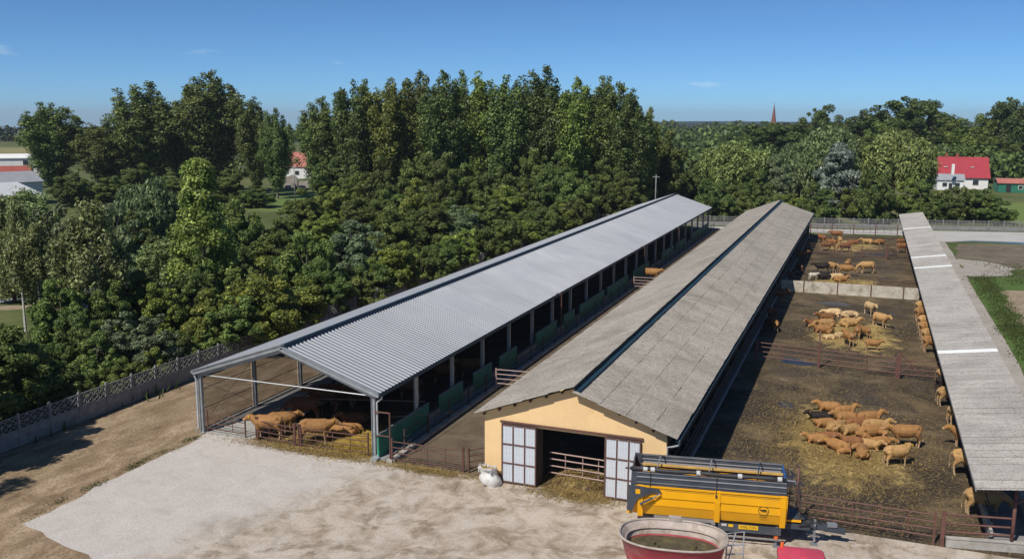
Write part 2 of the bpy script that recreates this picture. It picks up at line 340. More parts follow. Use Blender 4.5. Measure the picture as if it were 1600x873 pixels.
def tag(o, label=None, cat=None, group=None, kind=None):
    if label: o['label'] = label
    if cat: o['category'] = cat
    if group: o['group'] = group
    if kind: o['kind'] = kind
    return o
def thing(name, label, cat, loc=(0, 0, 0), rz=0, group=None):
    o = bpy.data.objects.new(name, None); col.objects.link(o); o.location = loc; o.rotation_euler = (0, 0, rz); o.empty_display_size = .3
    return tag(o, label, cat, group)
def sheet(name, pts, z, mat, jag=.25, step=1.0, kind='structure', seed=1):
    """flat ground sheet with an irregular outline"""
    rn = random.Random(seed); out = []
    n = len(pts)
    for i in range(n):
        a = Vector(pts[i]); b = Vector(pts[(i+1) % n]); L = (b-a).length; k = max(1, int(L/step)) if jag else 1
        nrm = Vector((-(b-a).y, (b-a).x)).normalized(); w = 0
        for j in range(k):
            w = w*.6+rn.uniform(-1, 1)*jag
            out.append(a.lerp(b, j/k)+(nrm*w if j else Vector((0, 0))))
    bm = bmesh.new(); f = bm.faces.new([bm.verts.new((p.x, p.y, z)) for p in out])
    bmesh.ops.triangulate(bm, faces=[f]); bmesh.ops.recalc_face_normals(bm, faces=bm.faces)
    for fc in bm.faces:
        if fc.normal.z < 0: fc.normal_flip()
    me = bpy.data.meshes.new(name); bm.to_mesh(me); bm.free(); me.materials.append(M(mat))
    return tag(put(name, me), kind=kind)
def np_mesh(name, verts, quads, mat):
    me = bpy.data.meshes.new(name); n = len(verts); q = len(quads); me.vertices.add(n); me.vertices.foreach_set('co', np.asarray(verts, np.float32).ravel())
    me.loops.add(q*4); me.loops.foreach_set('vertex_index', np.asarray(quads, np.int32).ravel())
    me.polygons.add(q); me.polygons.foreach_set('loop_start', np.arange(q, dtype=np.int32)*4)
    me.update(calc_edges=True); me.materials.append(M(mat)); return me
# ---------------------------------------------------------------- ground, roads, floors
def make_ground():
    rings = [0, 30, 60, 100, 160, 240, 360, 520, 760, 1100, 1700, 2600, 4000, 6500]; n = 64; v = [(0, 0, -.02)]; f = []
    for r in rings[1:]:
        for k in range(n):
            x, y = r*math.cos(2*math.pi*k/n), 100+r*math.sin(2*math.pi*k/n); az = math.degrees(math.atan2(-x, y))   # land falls away towards the west
            fall = min(.0185, max(.004, .0030+.00033*(az+4))); v.append((x, y, -.02-max(0, r-800)*fall))
    for k in range(n): f.append((0, 1+k, 1+(k+1) % n))
    for i in range(len(rings)-2):
        for k in range(n):
            a = 1+i*n; b = 1+(i+1)*n; f.append((a+k, b+k, b+(k+1) % n, a+(k+1) % n))
    tag(MB().add(v, f).build('ground', 'meadow'), kind='structure')
make_ground()
sheet('dirt_lane', [(-47.4, 10), (-20, 10), (-20, 44), (-38, 60), (-39.2, 172), (-47.4, 172)], -.012, 'dirt', .0)
sheet('concrete_yard', [(-38.1, 31.4), (-31, 29.6), (-24, 32), (-20, 26), (14, 26), (14, 45.55), (-19.2, 45.55), (-25.3, 45.3), (-38.4, 46.0)], -.004, 'yard_concrete', .22, .8)
sheet('pen_ground', [(-9.2, 45.5), (8.2, 45.5), (8.2, 170), (-9.2, 168)], 0.0, 'mud', 0)
sheet('alley_ground', [(-25.6, 45.4), (-19.0, 45.4), (-19.0, 168), (-25.6, 168)], 0.004, 'alley_mud', 0)
sheet('barn_floor', [(-19.0, 45.35), (-9.2, 45.35), (-9.2, 165), (-19.0, 165)], 0.006, 'bedding', 0)
sheet('shed_floor', [(-35.0, 45.7), (-25.7, 45.7), (-25.7, 167.5), (-35.0, 167.5)], 0.008, 'bedding', 0)
sheet('feed_passage', [(-38.9, 45.7), (-35.0, 45.7), (-35.0, 167.5), (-38.9, 167.5)], 0.010, 'passage', 0)
sheet('service_road', [(8.2, 45.6), (11.4, 45.6), (12.7, 86), (12.7, 131), (12.7, 150), (12.6, 166), (8.2, 172)], 0.004, 'road_concrete', .05, 1.5)
sheet('service_road', [(12.6, 130.5), (15, 131), (18.5, 134), (19.5, 139), (17, 144), (12.6, 147)], .0055, 'road_concrete', .4, 1.2, seed=4)
sheet('back_road', [(-30, 169), (-9, 170.5), (8, 172.5), (12.6, 166), (18, 167), (30, 168), (60, 170), (60, 193), (26, 185.2), (6, 180.6), (-30, 172.4)], .009, 'road_far', .2, 2)
sheet('grass_verge', [(12.8, 86), (12.75, 127), (16.7, 130.5), (22, 131.5), (34, 150), (60, 158), (60, 70), (13.5, 74)], -.006, 'verge', .12, 1.5)
sheet('bare_ground', [(15.6, 92), (15.0, 112), (16.2, 121), (20, 124.5), (30, 125), (48, 118), (48, 84), (20, 80)], .002, 'bare', .6, 1.5)
sheet('dark_soil', [(12.8, 147.5), (17, 144.5), (20, 139), (30, 141), (48, 150), (48, 166), (26, 165.5), (14.2, 163.5)], .0, 'darksoil', .5, 1.5)
tag(sheet('pond', [(13.6, 166.3), (17, 169.3), (24, 170.2), (40, 171.5), (40, 168.6), (24, 167.2)], .013, 'pond', .15, 1.5), kind='structure')
sheet('sand_track', [(-110, 60), (-78, 74), (-62, 78), (-62, 76), (-79, 71), (-110, 55)], -.006, 'bare', .5, 2)
sheet('field', [(-900, 250), (-420, 362), (-330, 420), (-330, 330), (-300, 268), (-700, 80)], .03, 'field_green', 0)
sheet('field', [(-1000, 330), (-500, 430), (-380, 520), (-330, 420), (-420, 362), (-900, 250)], .03, 'field_dry', 0)
sheet('field', [(26, 200), (90, 205), (90, 262), (30, 250)], .0, 'field_green', .5, 3)
sheet('meadow', [(-128, 165), (-104, 165), (-104, 215), (-150, 215)], .0, 'field_green', .5, 3)

# ---------------------------------------------------------------- open cattle shed
SXL, SXR, SZE, SZR, SY0, NB, BAY, SPY = -39.14, -25.76, 4.05, 6.24, 45.47, 22, 5.5, 45.77
SXM = (SXL+SXR)/2
shed = thing('cattle_shed', 'long open cattle shed with a bright ribbed metal roof on grey posts', 'shed', (SXM, SY0, 0))
def corrugated(ya, yb, lo, hi, period, h, kind='trap', seg=4):
    """sheet from eave point lo=(x,z) to top point hi=(x,z); ribs run down the slope"""
    lo = Vector((lo[0], 0, lo[1])); hi = Vector((hi[0], 0, hi[1])); d = (hi-lo).normalized(); n = Vector((-d.z, 0, d.x))
    if n.z < 0: n = -n
    prof = []
    if kind == 'trap':
        k = max(1, round((yb-ya)/period)); p = (yb-ya)/k
        for i in range(k): prof += [(ya+i*p, 0), (ya+(i+.52)*p, 0), (ya+(i+.62)*p, h), (ya+(i+.86)*p, h)]
        prof.append((yb, 0))
    else:
        k = max(1, round((yb-ya)/period))*seg; prof = [(ya+(yb-ya)*i/k, h*.5*(1-math.cos(2*math.pi*i/seg))) for i in range(k+1)]
    vs = [Vector((0, y, 0))+e+n*o for e in (lo, hi) for y, o in prof]; m = len(prof)
    return MB().add(vs, [(i, i+1, m+i+1, m+i) for i in range(m-1)])
YS0 = SY0; YE = SPY+NB*BAY+.3
bay_y = [YS0]+[SPY+BAY*i for i in range(1, NB)]+[YE]
mesh_cache = {}
for i in range(NB):
    ya, yb = bay_y[i]+(.012 if i else .1), bay_y[i+1]
    for side, lo, hi in (('r', (SXR, SZE), (SXM+.12, SZR-.02)), ('l', (SXL, SZE), (SXM+.22, SZR+.16))):
        key = (side, round(yb-ya, 3))
        if key not in mesh_cache: mesh_cache[key] = corrugated(0, yb-ya, lo, hi, .40, .075).mesh('roof_sheet', 'galvanised_roof', (SXM, 0, 0))
        put('roof_sheet', mesh_cache[key], shed, (0, ya-SY0, .004*(i % 2)))
m = MB()
m.quad((SXM+.235, YS0+.1, SZR+.20), (SXM+.235, YE, SZR+.20), (SXM+.235, YE, SZR-.30), (SXM+.235, YS0+.1, SZR-.30))
m.bar((SXM+.22, YS0+.1, SZR+.20), (SXM+.22, YE, SZR+.20), .16, .05); m.build('ridge_flashing', 'flashing_blue', shed)
MB().lohi((SXM-.6, YS0+.35, SZR-.42), (SXM+.2, YE-.2, SZR-.34)).build('ridge_gap_shade', 'gap_shade', shed)  # flat dark sheet, paints the shade inside the open ridge vent
for sx, lo, hi in ((1, (SXR, SZE), (SXM, SZR)), (-1, (SXL, SZE), (SXM+.1, SZR+.12))):
    for yy in (YS0+.03, YE+.03):
        m = MB(); dz = (hi[1]-lo[1])
        m.bar((lo[0], yy, lo[1]-.09), (hi[0], yy, hi[1]-.09), .07, .26); m.bar((lo[0], yy+.02, lo[1]+.06), (hi[0], yy+.02, hi[1]+.06), .24, .05)
        m.build('verge_trim', 'galvanised', shed)
    x = lo[0]+sx*.07
    m = MB(); m.prism([(x-.09, SZE-.14), (x+.09, SZE-.14), (x+.10, SZE+.03), (x+.08, SZE+.03), (x+.07, SZE-.11), (x-.07, SZE-.11), (x-.08, SZE+.03), (x-.10, SZE+.03)], YS0+.05, YE)
    m.build('gutter', 'flashing_blue' if sx > 0 else 'gutter_zinc', shed)
    px = -26.27 if sx > 0 else -38.79
    MB().tube([(x, YS0+.25, SZE-.1), (x, YS0+.25, SZE-.28), (px+sx*.27, YS0+.22, SZE-.55), (px+sx*.27, YS0+.22, .35), (px+sx*.30, YS0+.05, .12)], .065, 8).build('downpipe', 'gutter_zinc', shed, True)
MB().box((-26.0, YS0-.12, .11), (.42, .42, .22)).build('drain_box', 'galvanised', shed)
# steel frames: posts, rafters, tie rods
def ibeam(m, x, y, z0, z1, w=.20, d=.24):
    m.lohi((x-d/2, y-w/2, z0), (x-d/2+.02, y+w/2, z1)); m.lohi((x+d/2-.02, y-w/2, z0), (x+d/2, y+w/2, z1)); m.lohi((x-d/2+.02, y-.012, z0), (x+d/2-.02, y+.012, z1))
pm = MB(); ibeam(pm, 0, 0, 0, SZE-.12); pm.lohi((-.2, -.2, 0), (.2, .2, .03)); post_me = pm.mesh('post', 'galvanised')
rm = MB()
for s in (-1, 1): rm.bar((s*(6.26), 0, SZE-.18), (0, 0, SZR-.24), .14, .30)
raf_me = rm.mesh('rafter', 'galvanised'); tie_me = MB().tube([(-6.2, 0, SZE-.22), (6.2, 0, SZE-.22)], .035, 6).mesh('tie_rod', 'gutter_zinc')
for i in range(NB+1):
    y = SPY+BAY*i-SY0
    for px in (-38.79, -26.27): put('post', post_me, shed, (px-SXM, y, 0))
    put('rafter', raf_me, shed, (-.08, y, 0)); put('tie_rod', tie_me, shed, (-.08, y, 0))
for i in range(6):
    for s in (-1, 1):
        t = (i+.4)/6; x = SXM+s*(6.4*(1-t)); z = SZE+(SZR-SZE)*t-.10
        MB().lohi((x-.03, YS0+.1, z-.09), (x+.03, YE-.05, z+.03)).build('purlin', 'galvanised', shed)
net_me = MB().quad((0, .1, .16), (0, BAY-.1, .16), (0, BAY-.1, SZE-.25), (0, .1, SZE-.25)).mesh('wind_net', 'wind_net')
seam_me = MB().bar((0, .1, .16), (0, BAY-.1, .16), .05).bar((0, .1, 1.45), (0, BAY-.1, 1.45), .03).bar((0, .1, 2.75), (0, BAY-.1, 2.75), .03).mesh('net_rail', 'dark_steel')
for i in range(NB):
    put('wind_net', net_me, shed, (-38.98-SXM, SPY+BAY*i-SY0, 0)); put('net_rail', seam_me, shed, (-38.98-SXM, SPY+BAY*i-SY0, 0))
MB().bar((-38.9, SPY, .4), (-38.9, SPY+BAY, 3.4), .02).bar((-38.9, SPY, 3.4), (-38.9, SPY+BAY, .4), .02).build('cross_brace', 'dark_steel', shed)
MB().lohi((-39.05, YS0+.35, 0), (-38.75, YE, .14)).build('kerb', 'concrete', shed)
# feed rail inside
for i in range(41):
    MB().lohi((-34.80, 45.95+i*3.0-.04, 0), (-34.72, 45.95+i*3.0+.04, 1.35)).build('feed_rail_post', 'dark_steel', shed)
for z in (.55, 1.28): MB().tube([(-34.76, 45.9, z), (-34.76, YE-.5, z)], .035, 6).build('feed_rail', 'dark_steel', shed)
MB().lohi((-34.95, 46.2, 0), (-34.82, YE-.5, .42)).build('feed_kerb', 'concrete', shed)
MB().tube([(-34.3, 51.6, 1.05), (-26.5, 53.0, 1.35)], .03, 6).build('divider_rail', 'pale_rail', shed)
# green wind panels on the alley side
PAN = [(45.6, 52.3), (54.0, 57.8), (59.8, 63.2), (64.9, 68.6), (73.4, 79.1), (81.2, 84.6), (86.4, 95.5), (96.8, 106.1), (108.8, 117.3), (125.5, 133.6), (135.5, 143.2), (148, 164)]
for k, (a, b) in enumerate(PAN):
    m = MB(); m.lohi((-26.0, a, .10), (-25.88, b, 1.50)); o = m.build('wind_panel', 'green_panel', shed)
    m = MB(); m.lohi((-26.02, a, 1.502), (-25.86, b, 1.56)); m.build('panel_cap', 'concrete_grey', o)
for k in range(len(PAN)-1):
    a, b = PAN[k][1]+.05, PAN[k+1][0]-.05
    if b-a > .4:
        MB().lohi((-25.99, a, .1), (-25.87, b, .75)).build('low_wall', 'concrete_grey', shed)
        for z in (.95, 1.2): MB().tube([(-25.94, a, z), (-25.94, b, z)], .025, 6).build('gap_rail', 'dark_steel', shed)
MB().lohi((-26.05, 45.5, 0), (-25.45, YE, .12)).build('side_plinth', 'concrete_grey', shed)

# alley railing along the shed
ar = thing('alley_railing', 'dark steel railing on a pale kerb along the alley side of the open shed', 'railing', (-25.0, 45.5, 0))
MB().lohi((-25.18, 45.5, 0), (-24.82, 167, .20)).build('kerb', 'concrete', ar)
for i in range(38):
    MB().lohi((-25.06, 47.2+i*3.2-.05, .2), (-24.98, 47.2+i*3.2+.05, 1.5)).build('post', 'dark_steel', ar)
for z in (.55, .95, 1.35): MB().tube([(-25.02, 47.2, z), (-25.02, 166, z)], .028, 6).build('rail', 'dark_steel', ar)

# ---------------------------------------------------------------- old barn
BXL, BXR, BZE, BZR, BY0, BY1 = -19.34, -8.14, 3.92, 5.96, 44.63, 165.4
BXM = (BXL+BXR)/2; WY = 45.2; WXL, WXR = -18.94, -8.78
barn = thing('old_barn', 'long old barn with a weathered grey sheet roof and a yellow rendered gable', 'barn', (BXM, WY, 0))
# gable wall with door opening
D1, D2, D3, D4, DZ = -17.88, -15.91, -11.99, -10.08, 3.37
def gable(y0, y1, name, opening):
    ztop = lambda x: BZE-.12+(BZR-BZE)*(1-abs(x-BXM)/((BXR-BXL)/2))
    m = MB()
    if opening:
        m.prism([(WXL, .0), (D2, 0), (D2, ztop(D2)), (WXL, ztop(WXL))], y0, y1)
        m.prism([(D3, 0), (WXR, 0), (WXR, ztop(WXR)), (D3, ztop(D3))], y0, y1)
        m.prism([(D2, DZ), (D3, DZ), (D3, ztop(D3)), (BXM, ztop(BXM)), (D2, ztop(D2))], y0, y1)
    else: m.prism([(WXL, 0), (WXR, 0), (WXR, ztop(WXR)), (BXM, ztop(BXM)), (WXL, ztop(WXL))], y0, y1)
    return m.build(name, 'render_yellow', barn)
gable(WY, WY+.3, 'gable_wall', True); gable(BY1-.8, BY1-.5, 'gable_wall', False)
MB().lohi((WXL-.02, WY-.03, 0), (D1-.02, WY+.1, .45)).build('plinth', 'plinth', barn)
MB().lohi((D4+.1, WY-.03, 0), (WXR+.02, WY+.1, .45)).build('plinth', 'plinth', barn)
MB().lohi((WXL, WY+.31, 0), (WXL+.25, BY1-.9, 1.3)).build('side_wall', 'render_yellow', barn)
# doors: rust coloured frame, nine ribbed sheets each
def ribbed(w, h, n=7):
    vs = []; pr = []
    for i in range(n):
        x = w*i/n; p = w/n; pr += [(x, 0), (x+p*.55, 0), (x+p*.65, .02), (x+p*.9, .02)]
    pr.append((w, 0)); k = len(pr)
    vs = [(x, -o, z) for z in (0, h) for x, o in pr]
    return MB().add(vs, [(i, i+1, k+i+1, k+i) for i in range(k-1)])
for dx0, dx1 in ((D1, D2+.06), (D3-.02, D4)):
    d = put('sliding_door', None, barn, (dx0-BXM, -.12, .08))
    W = dx1-dx0; Hh = DZ+.05-.08; fr = .07
    m = MB()
    for i in range(4): m.lohi((W*i/3-fr/2*(1 if 0 < i < 3 else 0)-(fr if i == 3 else 0), -.05, 0), (W*i/3+fr/2*(1 if 0 < i < 3 else 0)+(fr if i == 0 else 0), .05, Hh))
    for i in range(4):
        z = (Hh-fr)*i/3
        for j in range(3): m.lohi((W*j/3+.071, -.048, z), (W*(j+1)/3-.071, .048, z+fr))
    m.local('door_frame', 'rust_paint', d)
    pme = ribbed(W/3-.06, Hh/3-.05).mesh('door_sheet', 'door_sheet')
    for i in range(3):
        for j in range(3): put('door_sheet', pme, d, (W*j/3+.03, .0, Hh*i/3+.025))
MB().lohi((D1-.1, WY-.14, DZ+.14), (D4+.1, WY-.03, DZ+.22)).build('door_track', 'rust_paint', barn)
MB().lohi((D2+.01, WY+.02, .02), (D2+.09, WY+.9, DZ-.01)).build('door_jamb', 'timber_dark', barn)
MB().lohi((D3-.09, WY+.02, .02), (D3-.01, WY+.5, DZ-.01)).build('door_jamb', 'timber_dark', barn)
for z in (.45, .85, 1.25, 1.62): MB().tube([(D2+.35, WY+1.25, z), (D3-.1, WY+1.1, z)], .04, 6).build('gate_rail', 'pale_rail', barn)
for x in (-14.6, -13.6, -12.7): MB().tube([(x, WY+1.2, .4), (x, WY+1.2, 1.64)], .03, 6).build('gate_bar', 'pale_rail', barn)
# roof sheets: four courses per side, real waves, the nearest 300 as single pieces
def fibre_roof(parent, lo, hi, y0, y1, rows, w, near_cols, name, mat, period=.18, h=.05):
    lo = Vector((lo[0], 0, lo[1])); hi = Vector((hi[0], 0, hi[1])); d = (hi-lo)/rows; dn = d.normalized(); n = Vector((-dn.z, 0, dn.x)); n = n if n.z > 0 else -n
    o = Vector(parent.location)
    me = {}
    for r in range(rows):
        a = lo+d*r-dn*.10*(1 if r else 0)+n*.03; b = lo+d*(r+1)
        me[r] = corrugated(0, w+.06, (a.x, a.z), (b.x, b.z), period, h, 'sin', 4).mesh(name, mat, (o.x, 0, o.z))
    nc = int((y1-y0)/w); rest = MB()
    for c in range(nc):
        y = y0+c*w
        for r in range(rows):
            if c < near_cols:
                ob = put(name, me[r], parent, (random.uniform(-.01, .01), y-o.y+random.uniform(-.008, .008), random.uniform(0, .012)))
                ob.rotation_euler = (R(random.uniform(-.7, .7)), R(random.uniform(-.12, .12)), R(random.uniform(-.25, .25)))
            else:
                a = lo+d*r-dn*.12*(1 if r else 0)+n*.03; b = lo+d*(r+1); s = corrugated(y, y+w+.06, (a.x, a.z), (b.x, b.z), period*1.5, h, 'sin', 4)
                dz = random.uniform(0, .03); rest.add([(v[0], v[1], v[2]+dz) for v in s.v], s.f)
    if rest.v: tag(rest.build(name, mat, parent), kind='stuff')
fibre_roof(barn, (BXL, BZE), (BXM+.10, BZR+.12), BY0, BY1, 4, 1.12, 37, 'roof_sheet', 'fibre_cement')
fibre_roof(barn, (BXR, BZE), (BXM+.02, BZR-.16), BY0, BY1, 4, 1.12, 37, 'roof_sheet', 'fibre_cement')
MB().lohi((BXM+.04, BY0+.15, BZR-.22), (BXM+.08, BY1, BZR+.13)).build('ridge_board', 'timber_dark', barn)
MB().bar((BXM+.23, BY0+.2, BZR-.12), (BXM+.23, BY1, BZR-.12), .30, .03).build('ridge_flashing', 'flashing_blue', barn)
for s in (-1, 1):
    for i in range(6):
        t = (i+.25)/6; x = BXM+s*5.4*(1-t); z = BZE+(BZR-BZE)*t-.08-(.12 if s > 0 else 0)
        MB().lohi((x-.05, BY0+.36, z-.10), (x+.05, BY1-.1, z-.0)).build('purlin', 'timber_dark', barn)
gx = BXR+.06
MB().prism([(gx-.09, BZE-.16), (gx+.09, BZE-.16), (gx+.10, BZE+.0), (gx+.08, BZE+.0), (gx+.07, BZE-.13), (gx-.07, BZE-.13), (gx-.08, BZE+.0), (gx-.10, BZE+.0)], BY0+.05, BY1).build('gutter', 'flashing_blue', barn)
MB().tube([(gx, BY0+.3, BZE-.12), (gx, BY0+.3, BZE-.38), (gx-.35, BY0+.42, BZE-.55), (WXR+.08, WY-.08, BZE-.62), (WXR-.02, WY-.08, .3)], .06, 8).build('downpipe', 'gutter_zinc', barn, True)
# open side with feed fence
for i in range(23):
    y = WY+.5+i*5.4
    MB().lohi((WXR-.12, y-.1, .0), (WXR+.08, y+.1, BZE-.2)).build('side_post', 'timber_dark', barn)
    MB().lohi((WXL+.02, y-.1, 1.302), (WXL+.2, y+.1, BZE-.2)).build('side_post', 'timber_dark', barn)
MB().lohi((WXR-.15, WY+.32, 0), (WXR+.15, BY1-.9, .38)).build('side_kerb', 'concrete_grey', barn)
for z in (.7, 1.15, 1.6, 2.3, 3.0): MB().tube([(WXR+.12, WY+.4, z), (WXR+.12, BY1-1, z)], .04, 6).build('side_rail', 'dark_steel', barn)
sb = MB().bar((WXR+.12, 0, .4), (WXR+.12, .35, 1.62), .045).mesh('slant_bar', 'dark_steel', (BXM, 0, 0))
for i in range(200): put('slant_bar', sb, barn, (0, .5+i*.59, 0))

# ---------------------------------------------------------------- long feeding roof
fr = thing('feeding_shelter', 'long low feeding shelter with a pale fibre sheet roof beside the cattle pens', 'shelter', (7.4, 45.2, 0))
FL, FR_, FW = (5.60, 3.19), (9.46, 3.72), 1.05
fme = {}
for k, (mt, n) in enumerate((('fibre_cement_pale', 'roof_sheet'), ('translucent_sheet', 'roof_light'))):
    m = corrugated(0, FW+.05, FL, FR_, .175, .055, 'sin', 4); a = Vector((FL[0], 0, FL[1])); b = Vector((FR_[0], 0, FR_[1]))
    fme[n] = m.mesh(n, mt, (7.4, 0, 0))
lap_me = MB().bar((FL[0], 0, FL[1]+.02), (FR_[0], 0, FR_[1]+.02), .07, .09).mesh('lap_joint', 'fibre_cement', (7.4, 0, 0))
for i in range(125):
    put('lap_joint', lap_me, fr, (0, i*FW, 0)); n = 'roof_light' if i in (25, 64, 72, 102) else 'roof_sheet'
    o = put(n, fme[n], fr, (random.uniform(-.012, .012), i*FW, random.uniform(0, .02))); o.rotation_euler = (R(random.uniform(.5, 1.7)), 0, 0)
MB().bar((FL[0]+.01, 45.2, FL[1]-.04), (FL[0]+.01, 176.4, FL[1]-.04), .04, .12).build('eave_trim', 'gutter_zinc', fr)
MB().bar((FR_[0], 45.2, FR_[1]-.05), (FR_[0], 176.4, FR_[1]-.05), .04, .1).build('eave_trim', 'gutter_zinc', fr)
for i in range(3):
    x = 6.0+i*1.5; z = FL[1]+(FR_[1]-FL[1])*(x-FL[0])/(FR_[0]-FL[0])-.09
    MB().lohi((x-.04, 45.3, z-.05), (x+.04, 176.3, z+.05)).build('purlin', 'timber_dark', fr)
for i in range(27):
    y = 46.2+i*5.0
    MB().tube([(7.42, y, 0), (7.42, y, 3.15)], .085, 8).build('post', 'red_oxide_paint', fr, True)
    m = MB(); m.bar((5.75, y, 3.06), (9.3, y, 3.52), .09, .12); m.bar((7.42, y, 2.3), (6.2, y, 3.05), .06); m.bar((7.42, y, 2.3), (8.6, y, 3.35), .06); m.build('bracket', 'rust_paint', fr)
for x0, x1, h in ((6.55, 6.70, .62), (8.5, 8.65, .75)): MB().lohi((x0, 46.7, 0), (x1, 175.5, h)).build('trough_wall', 'concrete', fr)
MB().lohi((6.70, 46.7, 0), (8.5, 175.5, .22)).build('trough_floor', 'concrete_grey', fr)
for z in (1.0, 1.35): MB().tube([(6.62, 46.7, z), (6.62, 175.5, z)], .03, 6).build('neck_rail', 'dark_steel', fr)

# ---------------------------------------------------------------- rail fences and gates
def rail_fence(name, label, cat, A, B, zs, posts, mat, h=1.5, pr=.05, rr=.035, group=None, bars=0, brace=False):
    A = Vector(A); B = Vector(B); d = B-A
    t = thing(name, label, cat, (A.x, A.y, 0), 0, group)
    for z in zs: MB().tube([(A.x, A.y, z), (B.x, B.y, z)], rr, 6).build('rail', mat, t)
    for k in posts:
        p = A+d*k; MB().lohi((p.x-pr, p.y-pr, 0), (p.x+pr, p.y+pr, h)).build('post', mat, t)
    for k in range(bars):
        p = A+d*((k+1)/(bars+1)); MB().tube([(p.x, p.y, zs[0]), (p.x, p.y, zs[-1])], rr*.8, 6).build('upright', mat, t)
    if brace: MB().tube([(A.x, A.y, zs[-1]+.55), (A.x+d.x*.5, A.y+d.y*.5, zs[0])], rr, 6).tube([(A.x, A.y, zs[0]), (A.x+d.x*.35, A.y+d.y*.35, zs[-1])], rr, 6).build('brace', mat, t)
    return t
G = 'steel gates across the open shed front'
rail_fence('gate', 'brown steel gate across the feed passage, left of the open shed front', 'gate', (-38.55, 45.95), (-35.6, 45.9), (.25, .6, .95, 1.25), (0, 1), 'rust_paint', 1.4, .035, .028, G, 2)
rail_fence('gate', 'brown steel gate in the middle of the open shed front', 'gate', (-34.75, 45.85), (-31.7, 45.6), (.25, .6, .95, 1.25), (0, .04, .97, 1), 'rust_paint', 1.5, .04, .03, G, 2)
rail_fence('gate', 'brown steel gate before the fresh straw, right of the open shed front', 'gate', (-31.45, 45.6), (-26.75, 45.85), (.25, .6, .95, 1.25), (0, .03, 1), 'rust_paint', 1.5, .04, .03, G, 3)
rail_fence('gate', 'brown steel gate closing the alley between open shed and barn', 'gate', (-24.95, 45.5), (-20.45, 45.65), (.25, .6, .95, 1.3), (0, .99, 1), 'rust_paint', 1.5, .045, .03, None, 3)
rail_fence('side_gate', 'short brown gate between the alley gate and the yellow gable', 'gate', (-20.15, 45.7), (-19.05, 46.9), (.3, .65, 1.0, 1.35), (0, 1), 'rust_paint', 1.5, .05, .03)
t = thing('frame', 'tall brown steel frame with guy wire beside the shed corner downpipe', 'frame', (-25.1, 45.55, 0))
m = MB().tube([(-25.1, 45.55, 0), (-25.1, 45.55, 3.0)], .05, 6).tube([(-25.1, 45.55, 2.98), (-26.1, 45.5, 2.98)], .045, 6).tube([(-25.1, 45.55, 1.55), (-26.1, 45.5, 1.55)], .035, 6); m.build('frame_post', 'rust_paint', t)
MB().tube([(-25.1, 45.55, 2.75), (-24.3, 54.0, .6)], .02, 5).build('guy_wire', 'dark_steel', t); MB().lohi((-25.3, 45.35, 0), (-24.9, 45.75, .2)).build('footing', 'concrete', t)
rail_fence('pen_fence', 'brown steel gate along the front of the nearest cattle pen, right of the yellow trailer', 'gate', (-2.15, 45.75), (4.15, 45.6), (.42, .8, 1.15, 1.5), (0, .985), 'red_oxide_paint', 1.65, .05, .035, None, 4)
rail_fence('pen_fence', 'brown rail fence of the nearest pen partly hidden behind the yellow trailer', 'fence', (-8.4, 45.5), (-2.35, 45.7), (.42, .8, 1.15, 1.5), (0, .5), 'red_oxide_paint', 1.65, .05, .035)
t = thing('steel_post', 'tall rusty steel post behind the front end of the yellow trailer', 'post', (-2.25, 45.9, 0)); MB().tube([(-2.25, 45.9, 0), (-2.25, 45.9, 2.9)], .06, 8).build('shaft', 'red_oxide_paint', t, True)
MB().tube([(-2.25, 45.9, 2.88), (-2.25, 45.9, 2.92)], .075, 8).build('cap', 'rust_paint', t)
rail_fence('pen_fence', 'thick red rail fence on a low concrete wall at the end of the long roof', 'fence', (4.42, 45.6), (7.32, 46.2), (.75, 1.15, 1.6), (0,), 'red_oxide_paint', 1.75, .09, .05)
lw = thing('low_wall', 'low concrete wall under the red rail fence in the lower right corner', 'wall', (6.6, 45.9, 0)); MB().bar((4.6, 45.62, .22), (10.5, 46.75, .22), .22, .44).build('wall_body', 'concrete', lw); MB().bar((4.58, 45.61, .46), (10.52, 46.76, .46), .28, .05).build('wall_cap', 'concrete', lw)
rail_fence('pen_fence', 'brown rail fence between the nearest and the middle pen', 'fence', (-7.7, 77.3), (3.1, 75.9), (.4, .8, 1.2, 1.55), (0, .46, 1), 'red_oxide_paint', 1.75, .08, .04, None, 4)
rail_fence('pen_gate', 'braced brown gate between middle pen fence and the long roof', 'gate', (3.25, 75.6), (6.5, 75.9), (.4, .8, 1.2, 1.55), (0, 1), 'red_oxide_paint', 2.0, .09, .04, None, 0, True)
rail_fence('pen_fence', 'brown rail fence across the pens in front of the farthest straw', 'fence', (-7.7, 143.6), (3.2, 141.6), (.4, .8, 1.2, 1.55), (0, .35, .7, 1), 'rust_paint', 1.75, .08, .04)
rail_fence('pen_gate', 'braced brown gate at the right of the farthest pen fence', 'gate', (3.3, 141.4), (6.2, 144.5), (.4, .8, 1.2, 1.55), (0, 1), 'rust_paint', 2.0, .09, .04, None, 0, True)
rail_fence('pen_fence', 'thin brown rail fence closing the back of the farthest pen', 'fence', (-8.7, 168.2), (5.4, 170.4), (.5, 1.0, 1.6), (0, .25, .5, .75, 1), 'rust_paint', 2.0, .08, .04, None, 12)
rail_fence('pen_gate', 'low brown rail behind the right end of the concrete pen wall', 'gate', (1.5, 114.5), (6.2, 115.0), (.5, .9, 1.3), (0, 1), 'rust_paint', 1.4, .05, .035)
rail_fence('cross_gate', 'pale rail gate across the alley, nearer of two beside the barn roof', 'gate', (-24.8, 61.4), (-19.2, 61.9), (.5, .85, 1.2, 1.55), (0, 1), 'pale_rail', 1.65, .05, .04)
rail_fence('cross_gate', 'pale rail gate across the alley, farther one with an orange cow behind it', 'gate', (-24.8, 104.5), (-19.2, 105.2), (.5, .85, 1.2, 1.55), (0, 1), 'pale_rail', 1.65, .05, .04)
